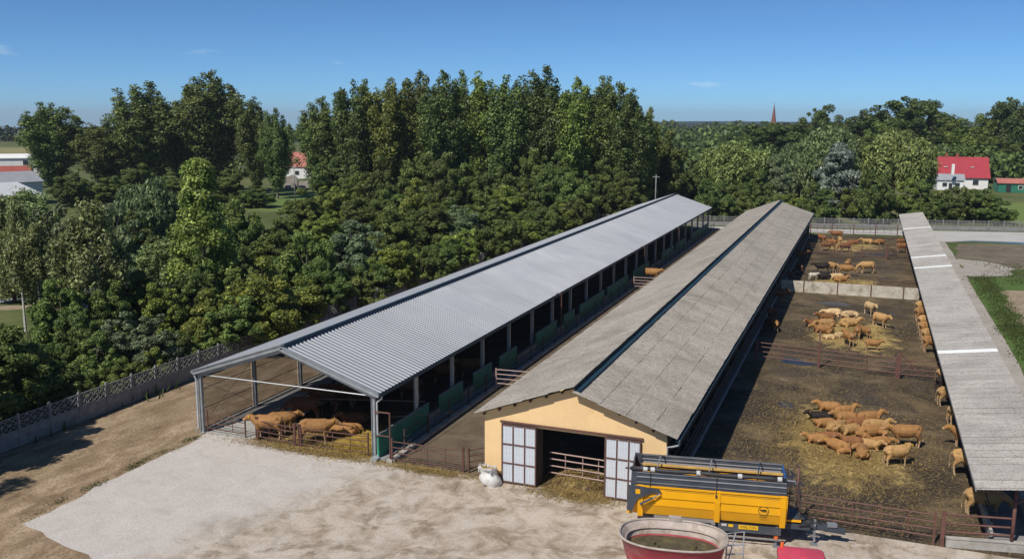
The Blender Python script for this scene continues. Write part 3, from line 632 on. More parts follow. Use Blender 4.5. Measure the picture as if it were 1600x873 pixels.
for k, y in enumerate((78.5, 112.0, 134.0)):
    t = thing('lamp_post', 'thin lamp post with short arm beside the shed, %s along the alley' % ('nearest', 'middle one', 'farthest')[k], 'lamp', (-25.3, y, 0), group='thin lamp posts along the alley')
    MB().tube([(-25.3, y, .15), (-25.3, y, 4.2)], .05, 6).tube([(-25.3, y, 4.15), (-25.8, y, 4.2)], .03, 6).build('pole', 'rust_paint', t)
    MB().lohi((-26.1, y-.09, 4.15), (-25.7, y+.09, 4.26)).build('lamp_head', 'white_tape', t)
# concrete wall between the pens
pw = thing('pen_wall', 'stained pale concrete slab wall with brown posts across the cattle pens', 'wall', (-1.3, 110.7, 0))
xs = [-9.0, -6.1, -2.4, 1.2, 4.6, 6.3]
for a, b in zip(xs[:-1], xs[1:]):
    MB().lohi((a+.06, 110.62, 0), (b-.06, 110.78, .65)).build('slab', 'concrete_stained', pw); MB().lohi((a+.06, 110.63, .66), (b-.06, 110.77, 1.31)).build('slab', 'concrete_stained', pw)
for x in xs[1:-1]: MB().lohi((x-.058, 110.55, 0), (x+.058, 110.85, 1.38)).build('post', 'rust_paint', pw)
tp = thing('steel_post', 'tall brown steel post rising from the middle pen fence', 'post', (-2.75, 76.85, 0)); MB().tube([(-2.75, 76.85, 0), (-2.75, 76.85, 3.1)], .07, 8).build('shaft', 'red_oxide_paint', tp, True)
MB().tube([(-2.75, 76.85, 3.08), (-2.75, 76.85, 3.12)], .085, 8).build('cap', 'rust_paint', tp)

# ---------------------------------------------------------------- ornamental concrete perimeter fences
def lattice(w, h):
    m = MB(); n = 4; p = w/n; b = .045
    m.lohi((0, -.03, 0), (w, .03, .05)); m.lohi((0, -.03, h-.06), (w, .03, h))
    for i in range(n):
        for r in range(2):
            z0 = .05+r*(h-.11)/2; z1 = z0+(h-.11)/2; x0 = i*p; x1 = x0+p
            m.bar((x0, 0, z0), (x1, 0, z1), b, b, (0, 1, 0)); m.bar((x0, .002, z1), (x1, .002, z0), b, b, (0, 1, 0))
        m.lohi((i*p-.02, -.025, .05), (i*p+.02, .025, h-.06)) if i else None
        m.bar((i*p, 0, h/2), ((i+1)*p, 0, h/2), .035)
    return m
def perimeter(name, label, A, B, bay, h0, h1):
    A = Vector(A); B = Vector(B); L = (B-A).length; n = int(L/bay); d = (B-A).normalized(); ang = math.atan2(d.y, d.x)
    t = thing(name, label, 'fence', (A.x, A.y, 0))
    pme = MB().prism([(-.08, -.08), (.08, -.08), (.08, .08), (-.08, .08)], 0, h1+.1, 'z').prism([(-.05, -.05), (.05, -.05), (.05, .05), (-.05, .05)], h1+.1, h1+.17, 'z').mesh('post', 'concrete_grey')
    sme = MB().lohi((.09, -.035, 0), (bay-.09, .035, h0/2-.01)).mesh('slab', 'concrete_grey'); lme = lattice(bay-.18, h1-h0).mesh('lattice_panel', 'concrete_grey')
    for i in range(n+1):
        p = d*(bay*i); put('post', pme, t, (p.x, p.y, 0), (0, 0, ang))
        if i == n: break
        for k in (0, 1): put('slab', sme, t, (p.x, p.y, k*h0/2), (R(random.uniform(-.6, .6)), 0, ang))
        q = p+d*.09; put('lattice_panel', lme, t, (q.x, q.y, h0), (0, 0, ang))
    return t
perimeter('concrete_fence', 'grey concrete fence with solid slabs and an ornamental lattice top along the left lane', (-47.5, 27.8), (-47.9, 174.0), 2.36, 1.05, 1.95)
perimeter('concrete_fence', 'grey concrete lattice fence along the back road behind the sheds', (-47.5, 170.2), (62, 195), 2.6, .7, 1.75)
# ---------------------------------------------------------------- vegetation
def leaf_quads(centers, radii, n, size, rng, up=.25, flat=.85, elong=1.35, droop=0.0, fill=.45):
    """n leaf faces spread through clumps; returns verts, quads"""
    w = radii**2; k = rng.choice(len(centers), n, p=w/w.sum())
    d = rng.normal(size=(n, 3)); d[:, 2] += up; d /= np.linalg.norm(d, axis=1)[:, None]
    rad = radii[k]*(fill+(1.22-fill)*rng.random(n)**.8)
    p = centers[k]+d*rad[:, None]*np.array([1, 1, flat])
    nrm = d+rng.normal(size=(n, 3))*.55+np.array([0, 0, .25]); nrm /= np.linalg.norm(nrm, axis=1)[:, None]
    t = rng.normal(size=(n, 3)); t[:, 2] -= droop*3; t -= nrm*np.sum(t*nrm, axis=1)[:, None]; t /= np.linalg.norm(t, axis=1)[:, None]
    b = np.cross(nrm, t); s = size*(.55+.9*rng.random(n))[:, None]
    tl = t*s*elong*.5; bl = b*s*.5
    v = np.stack([p-tl, p+bl*.9-tl*.1, p+tl, p-bl*.9-tl*.1], axis=1).reshape(-1, 3)
    return v, np.arange(n*4).reshape(-1, 4)
def limb(m, p, q, r0, r1, rng, bend=.1, n=5, seg=5):
    p = np.array(p, float); q = np.array(q, float); L = np.linalg.norm(q-p); pts = []
    off = rng.normal(size=3)*bend*L
    for i in range(n): t = i/(n-1); pts.append(p+(q-p)*t+off*math.sin(math.pi*t)*np.array([1, 1, .3]))
    m.tube([tuple(x) for x in pts], [r0+(r1-r0)*i/(n-1) for i in range(n)], seg, False)
def tree_proto(kind, seed):
    """returns crown mesh, trunk mesh, nominal height, nominal width"""
    rng = np.random.default_rng(seed); C = []; r = []; m = MB()
    if kind == 'poplar':
        h, w = 29.0, 12.5
        m.tube([(0, 0, 0), (.1, 0, 6), (.2, .1, 14), (.1, 0, 24)], [.48, .38, .24, .06], 7, False)
        nl = 9
        for i in range(nl):
            a = i*2.4+rng.random()*.6; rr = (w/2-1.3)*math.sqrt((i+.3)/nl); top = h*(1-.22*(rr/(w/2))**1.5)-rng.random()*2.2-1.0; z0 = 1.8+rng.random()*2.5+1.0*(rr/(w/2))
            bx, by = .25*rr*math.cos(a), .25*rr*math.sin(a); tx, ty = rr*math.cos(a), rr*math.sin(a)
            limb(m, (0, 0, z0*.7+1), (tx, ty, top-1.5), .14, .03, rng, .03, 6)
            z = z0
            while z < top:
                t = (z-z0)/(top-z0); e = .30+.70*min(1, t*2.4); s = e*(1 if t < .72 else 1-.62*(t-.72)/.28)
                for _ in range(2):
                    C.append((bx+(tx-bx)*min(1, t*1.5)+rng.normal()*.75*s, by+(ty-by)*min(1, t*1.5)+rng.normal()*.75*s, z+rng.normal()*.4)); r.append((.75+rng.random()*.75)*s+.22)
                z += 1.05
        v, q = leaf_quads(np.array(C), np.array(r), 44000, .33, rng, .3, .95, 1.3); mats = ('leaf_poplar', 'bark_poplar')
    elif kind == 'young':
        h, w = 16.0, 7.5
        m.tube([(0, 0, 0), (.1, 0, 8), (0, 0, 15)], [.16, .1, .03], 6, False)
        for i in range(120):
            z = 2.5+13*rng.random()**.9; t = z/h; rr = (w/2)*(1.0-t)**.55*(.35+.65*min(1, t*3.2))*math.sqrt(rng.random()); a = rng.random()*6.3
            C.append((rr*math.cos(a), rr*math.sin(a), z)); r.append(.45+.5*rng.random())
            if i % 4 == 0: limb(m, (0, 0, z*.8), (rr*math.cos(a), rr*math.sin(a), z), .04, .012, rng, .05, 4, 4)
        v, q = leaf_quads(np.array(C), np.array(r), 30000, .22, rng, .3, .95, 1.2); mats = ('leaf_young', 'bark_poplar')
    elif kind in ('broad', 'grey', 'oak', 'bush'):
        h, w, nc, nleaf, ls, z0, ns = {'broad': (9., 8., 26, 52000, .165, .2, 7), 'grey': (9., 7.5, 24, 40000, .16, .3, 6), 'oak': (24., 22., 34, 56000, .44, .8, 9), 'bush': (5., 6., 20, 30000, .145, .0, 5)}[kind]
        m.tube([(0, 0, 0), (.02*w, 0, h*.25), (0, .02*w, h*.6)], [.028*h, .02*h, .008*h], 7, False)
        for j in range(ns):      # several leaders, each with its own uneven sub-crown
            a = j*2.4+rng.random(); rad = 0 if j == 0 else w*(.13+.15*rng.random()); sx, sy = rad*math.cos(a), rad*math.sin(a)
            top = h*(1.0 if j == 0 else .58+.40*rng.random()); sr = w*(.19+.11*rng.random()); sh = max(sr, (top-z0)*.5); cz = top-sh
            limb(m, (0, 0, h*(.08+.1*rng.random())), (sx, sy, cz+sh*.5), .014*h, .004*h, rng, .06, 6, 5)
            for i in range(nc):
                d = rng.normal(size=3); d /= np.linalg.norm(d); k = .40+.62*rng.random()**.6
                p = np.array([sx, sy, cz])+d*k*np.array([sr, sr, sh]); rr = (.035+.055*rng.random()**1.5)*w
                if p[2] < rr*.5: p[2] = rr*.5
                C.append(tuple(p)); r.append(rr)
                if i % 6 == 0: limb(m, (sx*.6, sy*.6, max(.3, p[2]-sr)), tuple(p), .006*h, .002*h, rng, .08, 4, 4)
        v, q = leaf_quads(np.array(C), np.array(r), nleaf, ls, rng, .35, .85, 1.3); mats = ({'grey': 'leaf_grey', 'oak': 'leaf_oak'}.get(kind, 'leaf_broad'), 'bark')
    elif kind == 'willow':
        h, w = 16., 14.
        m.tube([(0, 0, 0), (.2, 0, 4), (.1, .2, 9)], [.45, .36, .18], 7, False); cz, hz = 9.2, 6.8
        for i in range(150):
            d = rng.normal(size=3); d[2] = abs(d[2])*.9-.25; d /= np.linalg.norm(d); k = .5+.48*rng.random()**.5
            p = d*k*np.array([w/2, w/2, hz]); C.append((p[0], p[1], cz+p[2])); r.append(.75+.7*rng.random())
            if d[2] < .5 or rng.random() < .4:
                for j in range(3): C.append((p[0]*1.04, p[1]*1.04, cz+p[2]-1.1*(j+1))); r.append(.6+.25*rng.random())
            if i % 7 == 0: limb(m, (0, 0, 4+3*rng.random()), (p[0]*.9, p[1]*.9, cz+p[2]*.9), .16, .04, rng, .08, 5, 5)
        v, q = leaf_quads(np.array(C), np.array(r), 28000, .34, rng, .3, 1.0, 2.6, .8); mats = ('leaf_willow', 'bark')
    elif kind == 'spruce':
        h, w = 15., 10.
        m.tube([(0, 0, 0), (0, 0, 14)], [.3, .05], 6, False)
        for i in range(150):
            t = rng.random(); a = rng.random()*6.3; z = .6+13.4*t; rr = (w/2)*(1-t**2.2)**.6*(.3+.7*rng.random())*(1+.22*math.sin(2*a+9*t))
            C.append((rr*math.cos(a), rr*math.sin(a), z)); r.append(.55+.6*rng.random())
        v, q = leaf_quads(np.array(C), np.array(r), 20000, .36, rng, .1, .8, 2.2, .5); mats = ('leaf_silver', 'bark')
    elif kind == 'birch':
        h, w = 12.5, 6.6
        m.tube([(0, 0, 0), (.12, 0, 3), (-.05, .1, 7), (.05, 0, 12)], [.20, .16, .11, .03], 7, False)
        for i in range(70):
            t = rng.random()**.8; z = 5.2+7*t; rr = (w/2)*math.sin(math.pi*min(1, .18+.8*t))**.7*(.3+.7*rng.random()); a = rng.random()*6.3
            C.append((rr*math.cos(a), rr*math.sin(a), z)); r.append(.4+.4*rng.random())
            for j in range(2): C.append((rr*1.05*math.cos(a), rr*1.05*math.sin(a), z-.7*(j+1))); r.append(.35+.2*rng.random())
            if i % 3 == 0: limb(m, (0, 0, z*.75), (rr*math.cos(a), rr*math.sin(a), z), .035, .01, rng, .06, 4, 4)
        v, q = leaf_quads(np.array(C), np.array(r), 13000, .18, rng, .1, 1.0, 1.7, .5, .1); mats = ('leaf_birch', 'bark_birch')
    cm = np_mesh('crown', v, q, mats[0]); cm.attributes.new('lv', 'FLOAT', 'FACE').data.foreach_set('value', rng.random(len(q)).astype(np.float32))
    return cm, m.mesh('trunk', mats[1], smooth=True), h, w
PROTO = {}
for kind, seeds in (('poplar', (1, 2, 3, 4)), ('young', (5,)), ('broad', (6, 7, 8, 9)), ('grey', (10, 11)), ('bush', (12, 13, 14)), ('oak', (15, 16, 17)), ('willow', (18, 19)), ('spruce', (20,)), ('birch', (21, 22))):
    PROTO[kind] = [tree_proto(kind, s) for s in seeds]
NAMES = {'poplar': 'poplar_tree', 'young': 'young_poplar_tree', 'broad': 'broadleaf_tree', 'grey': 'grey_leaved_tree', 'bush': 'bush', 'oak': 'broad_crowned_tree', 'willow': 'willow_tree', 'spruce': 'silver_conifer_tree', 'birch': 'birch_tree'}
CATS = {'bush': 'bush'}; TONE = ((1, 1, 1, 1), (.82, .86, .90, 1), (1.36, 1.28, 1.0, 1))
GRP = {'poplar': 'poplars behind the sheds'}
TREES = [
    ('poplar', -193.2, 177.6, 24.7, 17.1, 0, 'poplar standing alone at the far left above the blue hall roof'),
    ('poplar', -178.0, 180.2, 20.4, 16.1, 0, 'shorter poplar between the lone one and the left poplar clump'),
    ('poplar', -171.2, 187.1, 29.6, 19.7, 0, 'tall poplar left of the tallest one in the left poplar clump'),
    ('poplar', -157.4, 194.5, 33.2, 20.7, 0, 'tallest poplar of the left clump, broad crown against the sky'),
    ('poplar', -168.0, 196.9, 25.0, 15.2, 1, 'poplar half hidden between the two tallest of the left clump'),
    ('poplar', -143.4, 193.4, 26.4, 10.6, 0, 'slim poplar on the right side of the left poplar clump'),
    ('poplar', -134.7, 190.4, 22.9, 9.1, 0, 'small slim poplar at the right end of the left poplar clump'),
    ('poplar', -107.7, 168.6, 25.5, 12.2, 0, 'tall poplar in the dense row behind the sheds, leftmost of twelve from the left'),
    ('poplar', -98.6, 167.8, 29.2, 12.7, 1, 'tall poplar in the dense row behind the sheds, second of twelve from the left'),
    ('poplar', -92.0, 168.2, 29.5, 11.8, 2, 'tall poplar in the dense row behind the sheds, third of twelve from the left'),
    ('poplar', -88.3, 173.9, 30.5, 12.8, 0, 'tall poplar in the dense row behind the sheds, fourth of twelve from the left'),
    ('poplar', -81.0, 172.4, 30.8, 12.6, 1, 'tall poplar in the dense row behind the sheds, fifth of twelve from the left'),
    ('poplar', -76.6, 177.3, 31.2, 12.8, 2, 'tall poplar in the dense row behind the sheds, sixth of twelve from the left'),
    ('poplar', -69.2, 177.0, 30.3, 12.6, 0, 'tall poplar in the dense row behind the sheds, seventh of twelve from the left'),
    ('poplar', -63.1, 181.4, 31.5, 13.7, 1, 'tall poplar in the dense row behind the sheds, eighth of twelve from the left'),
    ('poplar', -55.7, 181.1, 29.5, 11.8, 2, 'tall poplar in the dense row behind the sheds, ninth of twelve from the left'),
    ('poplar', -50.7, 185.1, 30.1, 12.6, 0, 'tall poplar in the dense row behind the sheds, tenth of twelve from the left'),
    ('poplar', -45.6, 183.9, 27.4, 10.2, 1, 'tall poplar in the dense row behind the sheds, eleventh of twelve from the left'),
    ('poplar', -42.6, 187.2, 23.0, 7.4, 2, 'tall poplar in the dense row behind the sheds, twelfth of twelve from the left'),
    ('broad', -52.0, 43.2, 6.9, 7.8, 1, 'dark green bushy tree behind the concrete fence in the lower left corner'),
    ('bush', -50.5, 46.0, 3.4, 4.2, 0, 'low green bush over the concrete fence, right of the corner bushy tree'),
    ('bush', -53.0, 51.4, 4.0, 5.1, 0, 'green bush behind the concrete fence below the birch trunk'),
    ('grey', -52.3, 54.9, 5.8, 6.8, 1, 'grey green tree behind the concrete fence, left of the yellowish bush'),
    ('bush', -50.4, 56.7, 3.4, 4.4, 1, 'dark bush behind the fence between grey green tree and yellowish bush'),
    ('bush', -50.3, 61.0, 5.7, 5.2, 2, 'yellowish green bush behind the fence near the open shed corner'),
    ('broad', -48.9, 65.8, 7.9, 8.0, 2, 'round bright green tree behind the shed corner, in front of the belt'),
    ('broad', -52.3, 78.5, 9.6, 8.3, 0, 'round green tree right of the bright one, above the shed roof'),
    ('grey', -55.4, 92.3, 8.9, 9.2, 1, 'round green tree above the shed roof, third from the shed corner'),
    ('broad', -56.7, 104.6, 8.7, 8.6, 0, 'round green tree above the shed roof, fourth from the shed corner'),
    ('broad', -57.7, 117.1, 9.0, 9.9, 1, 'dark round tree above the middle of the shed roof, fifth from the corner'),
    ('grey', -58.1, 129.8, 7.4, 9.4, 0, 'round tree above the shed roof, sixth from the corner'),
    ('broad', -56.7, 141.1, 5.9, 9.5, 1, 'round tree above the shed roof, seventh from the corner'),
    ('broad', -55.4, 154.4, 5.0, 10.0, 0, 'round tree above the shed roof, eighth from the corner'),
    ('grey', -52.9, 166.1, 4.6, 9.7, 1, 'round tree above the shed roof, ninth from the corner'),
    ('bush', -50.0, 70.8, 5.5, 5.0, 1, 'bush tucked between the bright round tree and its right neighbour'),
    ('young', -59.3, 71.5, 16.1, 7.6, 2, 'light green young poplar standing out in front of the left poplar clump'),
    ('willow', -81.6, 88.7, 12.3, 7.8, 1, 'dark weeping tree left of the light green young poplar'),
    ('grey', -70.4, 71.5, 12.2, 6.4, 0, 'grey green tree left of the weeping tree in the belt'),
    ('grey', -75.4, 69.6, 12.6, 7.0, 0, 'grey green tree below the lone poplar in front of the blue hall'),
    ('birch', -60.7, 59.2, 12.7, 6.7, 0, 'birch with a white trunk in the left of the tree belt'),
    ('birch', -67.7, 59.7, 10.7, 5.3, 0, 'sparse birch with a thin white trunk near the left edge'),
    ('birch', -72.5, 62.1, 12.1, 4.4, 0, 'thin bare stemmed birch at the left edge of the picture'),
    ('broad', -75.0, 97.6, 11.1, 8.2, 0, 'olive round tree right of the light green young poplar'),
    ('broad', -73.5, 104.6, 6.8, 7.8, 1, 'olive tree in front of the meadow, below the slim poplars'),
    ('birch', -63.9, 71.9, 8.1, 6.9, 0, 'feathery birch in front of the light green young poplar'),
    ('broad', -65.0, 82.1, 8.4, 6.2, 1, 'dark tree in the belt between young poplar and bright round tree'),
    ('broad', -78.6, 121.9, 5.5, 8.9, 2, 'low tree at the foot of the leftmost poplar of the row'),
    ('broad', -80.7, 138.3, 5.3, 10.4, 1, 'low tree at the foot of the poplar row, left part'),
    ('broad', -77.7, 150.1, 5.1, 11.1, 0, 'low tree at the foot of the poplar row, centre'),
    ('broad', -60.1, 62.6, 7.9, 6.1, 1, 'green tree in the heart of the left belt behind the grey green one'),
    ('broad', -61.1, 55.8, 7.7, 5.7, 0, 'green tree below the sparse birch in the left belt'),
    ('broad', -65.5, 90.5, 6.7, 6.8, 0, 'green tree behind the bright round tree in the belt'),
    ('broad', -39.5, 194.8, 17.4, 12.9, 1, 'dark tree just behind the far end of the open shed'),
    ('broad', -45.6, 194.6, 11.7, 11.0, 1, 'dark tree left of the far shed ridge, under the last poplars'),
    ('broad', -35.8, 204.8, 10.8, 8.5, 1, 'dark tree right of the far end of the open shed'),
    ('willow', -28.5, 216.1, 14.8, 15.5, 2, 'olive willow behind the far end of the old barn'),
    ('bush', -24.2, 208.2, 9.8, 9.9, 1, 'dark dense bush in front of the olive willow, above the barn ridge'),
    ('grey', -18.6, 213.5, 13.0, 8.9, 0, 'silvery grey tree right of the dark dense bush'),
    ('willow', -15.3, 231.9, 13.7, 12.3, 1, 'olive tree between the silvery grey tree and the tall willow'),
    ('willow', -8.4, 226.0, 18.0, 14.1, 0, 'tall windswept willow behind the gap of barn and long roof'),
    ('spruce', -6.2, 217.2, 14.8, 10.7, 0, 'silver blue conifer like tree in front of the windswept willow'),
    ('willow', 5.8, 227.2, 17.0, 16.0, 2, 'bright green rounded willow left of the red roofed house'),
    ('bush', 1.5, 193.4, 7.3, 10.0, 1, 'dark bush behind the far fence at the far end of the long roof'),
    ('bush', 9.6, 196.5, 7.6, 10.6, 0, 'dark bush below the bright green willow behind the far fence'),
    ('bush', 15.7, 198.8, 8.1, 10.0, 1, 'dark bush in front of the red roofed house'),
    ('bush', 21.3, 201.0, 6.9, 8.8, 1, 'dark bush right of the house at the edge of the yellow green field'),
    ('bush', -10.1, 188.9, 7.6, 7.5, 1, 'dark bush behind the far fence between barn and silver tree'),
    ('bush', -27.3, 182.3, 6.3, 8.8, 0, 'green bush behind the far fence right of the shed end'),
    ('oak', -34.6, 356.3, 19.3, 35.9, 0, 'dark broad tree below the church spire'),
    ('oak', -15.3, 369.0, 25.0, 19.9, 0, 'rounded dark tree right of the church spire'),
    ('oak', 0.2, 369.6, 25.7, 19.2, 1, 'dark tree on the left shoulder of the big right hand crown'),
    ('oak', 13.7, 369.4, 28.6, 40.1, 0, 'biggest broad tree on the right, behind the red roof'),
    ('oak', 29.0, 364.6, 20.0, 25.2, 2, 'tree right behind the red roof ridge'),
    ('oak', 40.2, 374.3, 24.3, 20.9, 2, 'lower tree between the biggest broad tree and the right edge trees'),
    ('oak', 45.1, 370.8, 28.3, 22.9, 1, 'tall dark tree at the right edge of the picture'),
    ('oak', -24.5, 376.2, 17.1, 20.0, 1, 'dark tree between the spire tree and the rounded one'),
    ('broad', -49.6, 30.5, 15.5, 11.5, 1, 'tree behind the concrete fence just left of the picture, its shade on the lane'),
    ('poplar', -49.4, 17.5, 24.0, 9.5, 0, 'tall poplar left of the picture whose long shade reaches the lane corner'),
    ('broad', -50.6, 38.2, 6.6, 7.0, 0, 'green tree at the left picture edge directly behind the concrete fence'),
    ('broad', -98.1, 157.3, 13.0, 10.7, 1, 'dark tree filling the foot of the poplar row, first from the left'),
    ('broad', -91.4, 154.5, 10.8, 10.4, 0, 'dark tree filling the foot of the poplar row, second from the left'),
    ('broad', -85.0, 151.6, 12.5, 10.2, 1, 'dark tree filling the foot of the poplar row, third from the left'),
    ('broad', -85.8, 162.0, 9.3, 10.7, 1, 'dark tree filling the foot of the poplar row, fourth from the left'),
    ('broad', -79.4, 159.1, 14.0, 10.4, 0, 'dark tree filling the foot of the poplar row, fifth from the left'),
    ('broad', -73.3, 156.1, 13.5, 10.2, 1, 'dark tree filling the foot of the poplar row, sixth from the left'),
    ('broad', -73.5, 166.7, 10.6, 10.7, 0, 'dark tree filling the foot of the poplar row, seventh from the left'),
    ('broad', -67.5, 163.7, 12.4, 10.4, 1, 'dark tree filling the foot of the poplar row, eighth from the left'),
    ('broad', -61.7, 160.6, 10.0, 10.2, 1, 'dark tree filling the foot of the poplar row, ninth from the left'),
    ('broad', -61.2, 171.4, 13.9, 10.7, 0, 'dark tree filling the foot of the poplar row, tenth from the left'),
    ('broad', -55.5, 168.3, 13.4, 10.4, 1, 'dark tree filling the foot of the poplar row, eleventh from the left'),
    ('broad', -50.1, 165.0, 11.2, 10.2, 0, 'dark tree filling the foot of the poplar row, twelfth from the left'),
    ('broad', -48.9, 176.2, 12.2, 10.7, 1, 'dark tree filling the foot of the poplar row, thirteenth from the left'),
    ('broad', -43.5, 172.9, 9.8, 10.4, 1, 'dark tree filling the foot of the poplar row, fourteenth from the left'),
    ('broad', -85.8, 127.7, 8.3, 9.4, 0, 'low tree between the belt and the poplar row, first from the left'),
    ('broad', -86.8, 138.1, 9.0, 10.0, 2, 'low tree between the belt and the poplar row, second from the left'),
    ('broad', -76.9, 131.1, 7.5, 9.4, 1, 'low tree between the belt and the poplar row, third from the left'),
    ('broad', -77.3, 141.7, 7.5, 10.0, 0, 'low tree between the belt and the poplar row, fourth from the left'),
    ('broad', -68.0, 134.6, 9.8, 9.4, 2, 'low tree between the belt and the poplar row, fifth from the left'),
    ('broad', -67.8, 145.4, 6.7, 10.0, 1, 'low tree between the belt and the poplar row, sixth from the left'),
    ('broad', -59.0, 138.0, 8.1, 9.4, 0, 'low tree between the belt and the poplar row, seventh from the left'),
    ('broad', -58.2, 149.0, 8.4, 10.0, 2, 'low tree between the belt and the poplar row, eighth from the left'),
    ('broad', -50.1, 141.4, 6.4, 9.4, 1, 'low tree between the belt and the poplar row, ninth from the left'),
    ('broad', -164.7, 156.3, 8.6, 10.7, 1, 'tree at the foot of the left poplar clump, first from the left'),
    ('broad', -166.8, 168.4, 5.9, 11.3, 0, 'tree at the foot of the left poplar clump, second from the left'),
    ('broad', -150.8, 161.7, 9.6, 10.7, 1, 'tree at the foot of the left poplar clump, third from the left'),
    ('broad', -153.2, 173.6, 6.8, 11.3, 0, 'tree at the foot of the left poplar clump, fourth from the left'),
    ('broad', -138.7, 166.3, 5.9, 10.7, 1, 'tree at the foot of the left poplar clump, fifth from the left'),
    ('broad', -140.5, 178.5, 8.1, 11.3, 0, 'tree at the foot of the left poplar clump, sixth from the left'),
    ('broad', -127.2, 170.7, 4.8, 10.7, 1, 'tree at the foot of the left poplar clump, seventh from the left'),
    ('bush', -52.8, 46.1, 4.1, 3.7, 1, 'bush leaning over the left concrete fence, first from the left'),
    ('bush', -50.6, 51.3, 2.3, 3.7, 0, 'bush leaning over the left concrete fence, second from the left'),
    ('bush', -49.8, 53.7, 2.6, 3.5, 2, 'bush leaning over the left concrete fence, third from the left'),
    ('bush', -49.8, 58.0, 1.8, 3.5, 1, 'bush leaning over the left concrete fence, fourth from the left'),
    ('bush', -49.2, 61.4, 2.2, 3.4, 0, 'bush leaning over the left concrete fence, fifth from the left'),
    ('broad', -56.6, 53.3, 5.9, 4.9, 1, 'green tree deep in the left belt, first from the left'),
    ('broad', -58.5, 59.0, 6.8, 5.0, 0, 'green tree deep in the left belt, second from the left'),
    ('broad', -56.5, 61.9, 5.9, 5.1, 2, 'green tree deep in the left belt, third from the left'),
    ('broad', -57.6, 67.8, 7.3, 5.5, 1, 'green tree deep in the left belt, fourth from the left'),
    ('broad', -56.5, 70.4, 6.4, 5.4, 0, 'green tree deep in the left belt, fifth from the left'),
    ('bush', -28.5, 179.7, 8.9, 9.3, 1, 'bush in the hedge behind the back fence, first from the left'),
    ('bush', -25.6, 189.4, 6.5, 9.7, 0, 'bush in the hedge behind the back fence, second from the left'),
    ('bush', -17.1, 183.0, 7.4, 9.2, 1, 'bush in the hedge behind the back fence, third from the left'),
    ('bush', -13.5, 190.8, 5.5, 9.5, 2, 'bush in the hedge behind the back fence, fourth from the left'),
    ('bush', -7.4, 187.8, 6.4, 9.3, 1, 'bush in the hedge behind the back fence, fifth from the left'),
    ('bush', -2.3, 198.3, 7.4, 9.7, 0, 'bush in the hedge behind the back fence, sixth from the left'),
    ('bush', 0.6, 189.8, 10.7, 9.2, 1, 'bush in the hedge behind the back fence, seventh from the left'),
    ('bush', 7.6, 198.9, 8.1, 9.5, 2, 'bush in the hedge behind the back fence, eighth from the left'),
    ('bush', 12.2, 195.3, 6.5, 9.3, 1, 'bush in the hedge behind the back fence, ninth from the left'),
    ('bush', 19.7, 206.8, 5.4, 9.7, 0, 'bush in the hedge behind the back fence, tenth from the left'),
    ('bush', 23.7, 198.7, 5.1, 9.2, 1, 'bush in the hedge behind the back fence, eleventh from the left'),
    ('oak', -37.8, 336.8, 11.5, 21.6, 1, 'tree in front of the tall right hand trees, first from the left'),
    ('oak', -6.4, 343.5, 15.5, 21.3, 0, 'tree in front of the tall right hand trees, second from the left'),
    ('oak', 3.7, 342.0, 18.8, 21.0, 2, 'tree in front of the tall right hand trees, third from the left'),
    ('oak', 19.8, 358.9, 15.5, 21.6, 1, 'tree in front of the tall right hand trees, fourth from the left'),
    ('oak', 24.9, 355.6, 11.9, 21.3, 0, 'tree in front of the tall right hand trees, fifth from the left'),
    ('oak', 36.6, 354.7, 14.2, 21.0, 2, 'tree in front of the tall right hand trees, sixth from the left'),
    ('oak', 45.0, 368.6, 15.6, 21.6, 1, 'tree in front of the tall right hand trees, seventh from the left'),
    ('oak', 50.0, 365.2, 14.2, 21.3, 0, 'tree in front of the tall right hand trees, eighth from the left'),
    ('broad', -49.1, 62.0, 5.9, 7.2, 0, 'shrub overhanging the left fence behind the shed roof, first from the near end'),
    ('bush', -49.3, 66.9, 5.9, 7.3, 1, 'shrub overhanging the left fence behind the shed roof, second from the near end'),
    ('bush', -48.5, 71.8, 5.4, 7.3, 2, 'shrub overhanging the left fence behind the shed roof, third from the near end'),
    ('broad', -49.1, 76.7, 6.2, 6.3, 1, 'shrub overhanging the left fence behind the shed roof, fourth from the near end'),
    ('bush', -48.9, 81.6, 5.0, 6.9, 0, 'shrub overhanging the left fence behind the shed roof, fifth from the near end'),
    ('bush', -49.0, 86.5, 4.6, 6.5, 1, 'shrub overhanging the left fence behind the shed roof, sixth from the near end'),
    ('broad', -48.8, 91.4, 6.2, 7.1, 2, 'shrub overhanging the left fence behind the shed roof, seventh from the near end'),
    ('bush', -48.6, 96.30000000000001, 6.0, 6.4, 1, 'shrub overhanging the left fence behind the shed roof, eighth from the near end'),
    ('bush', -49.1, 101.2, 4.8, 6.2, 0, 'shrub overhanging the left fence behind the shed roof, ninth from the near end'),
    ('broad', -49.3, 106.1, 5.0, 6.5, 1, 'shrub overhanging the left fence behind the shed roof, tenth from the near end'),
    ('bush', -49.4, 111.0, 6.2, 6.5, 2, 'shrub overhanging the left fence behind the shed roof, eleventh from the near end'),
    ('bush', -49.4, 115.9, 5.6, 7.0, 1, 'shrub overhanging the left fence behind the shed roof, twelfth from the near end'),
    ('broad', -48.7, 120.80000000000001, 6.3, 7.0, 0, 'shrub overhanging the left fence behind the shed roof, thirteenth from the near end'),
    ('bush', -49.4, 125.7, 6.2, 6.6, 1, 'shrub overhanging the left fence behind the shed roof, fourteenth from the near end'),
    ('bush', -48.8, 130.60000000000002, 4.9, 6.4, 2, 'shrub overhanging the left fence behind the shed roof, fifteenth from the near end'),
    ('broad', -48.6, 135.5, 5.1, 6.9, 1, 'shrub overhanging the left fence behind the shed roof, sixteenth from the near end'),
    ('bush', -48.5, 140.4, 5.8, 6.6, 0, 'shrub overhanging the left fence behind the shed roof, seventeenth from the near end'),
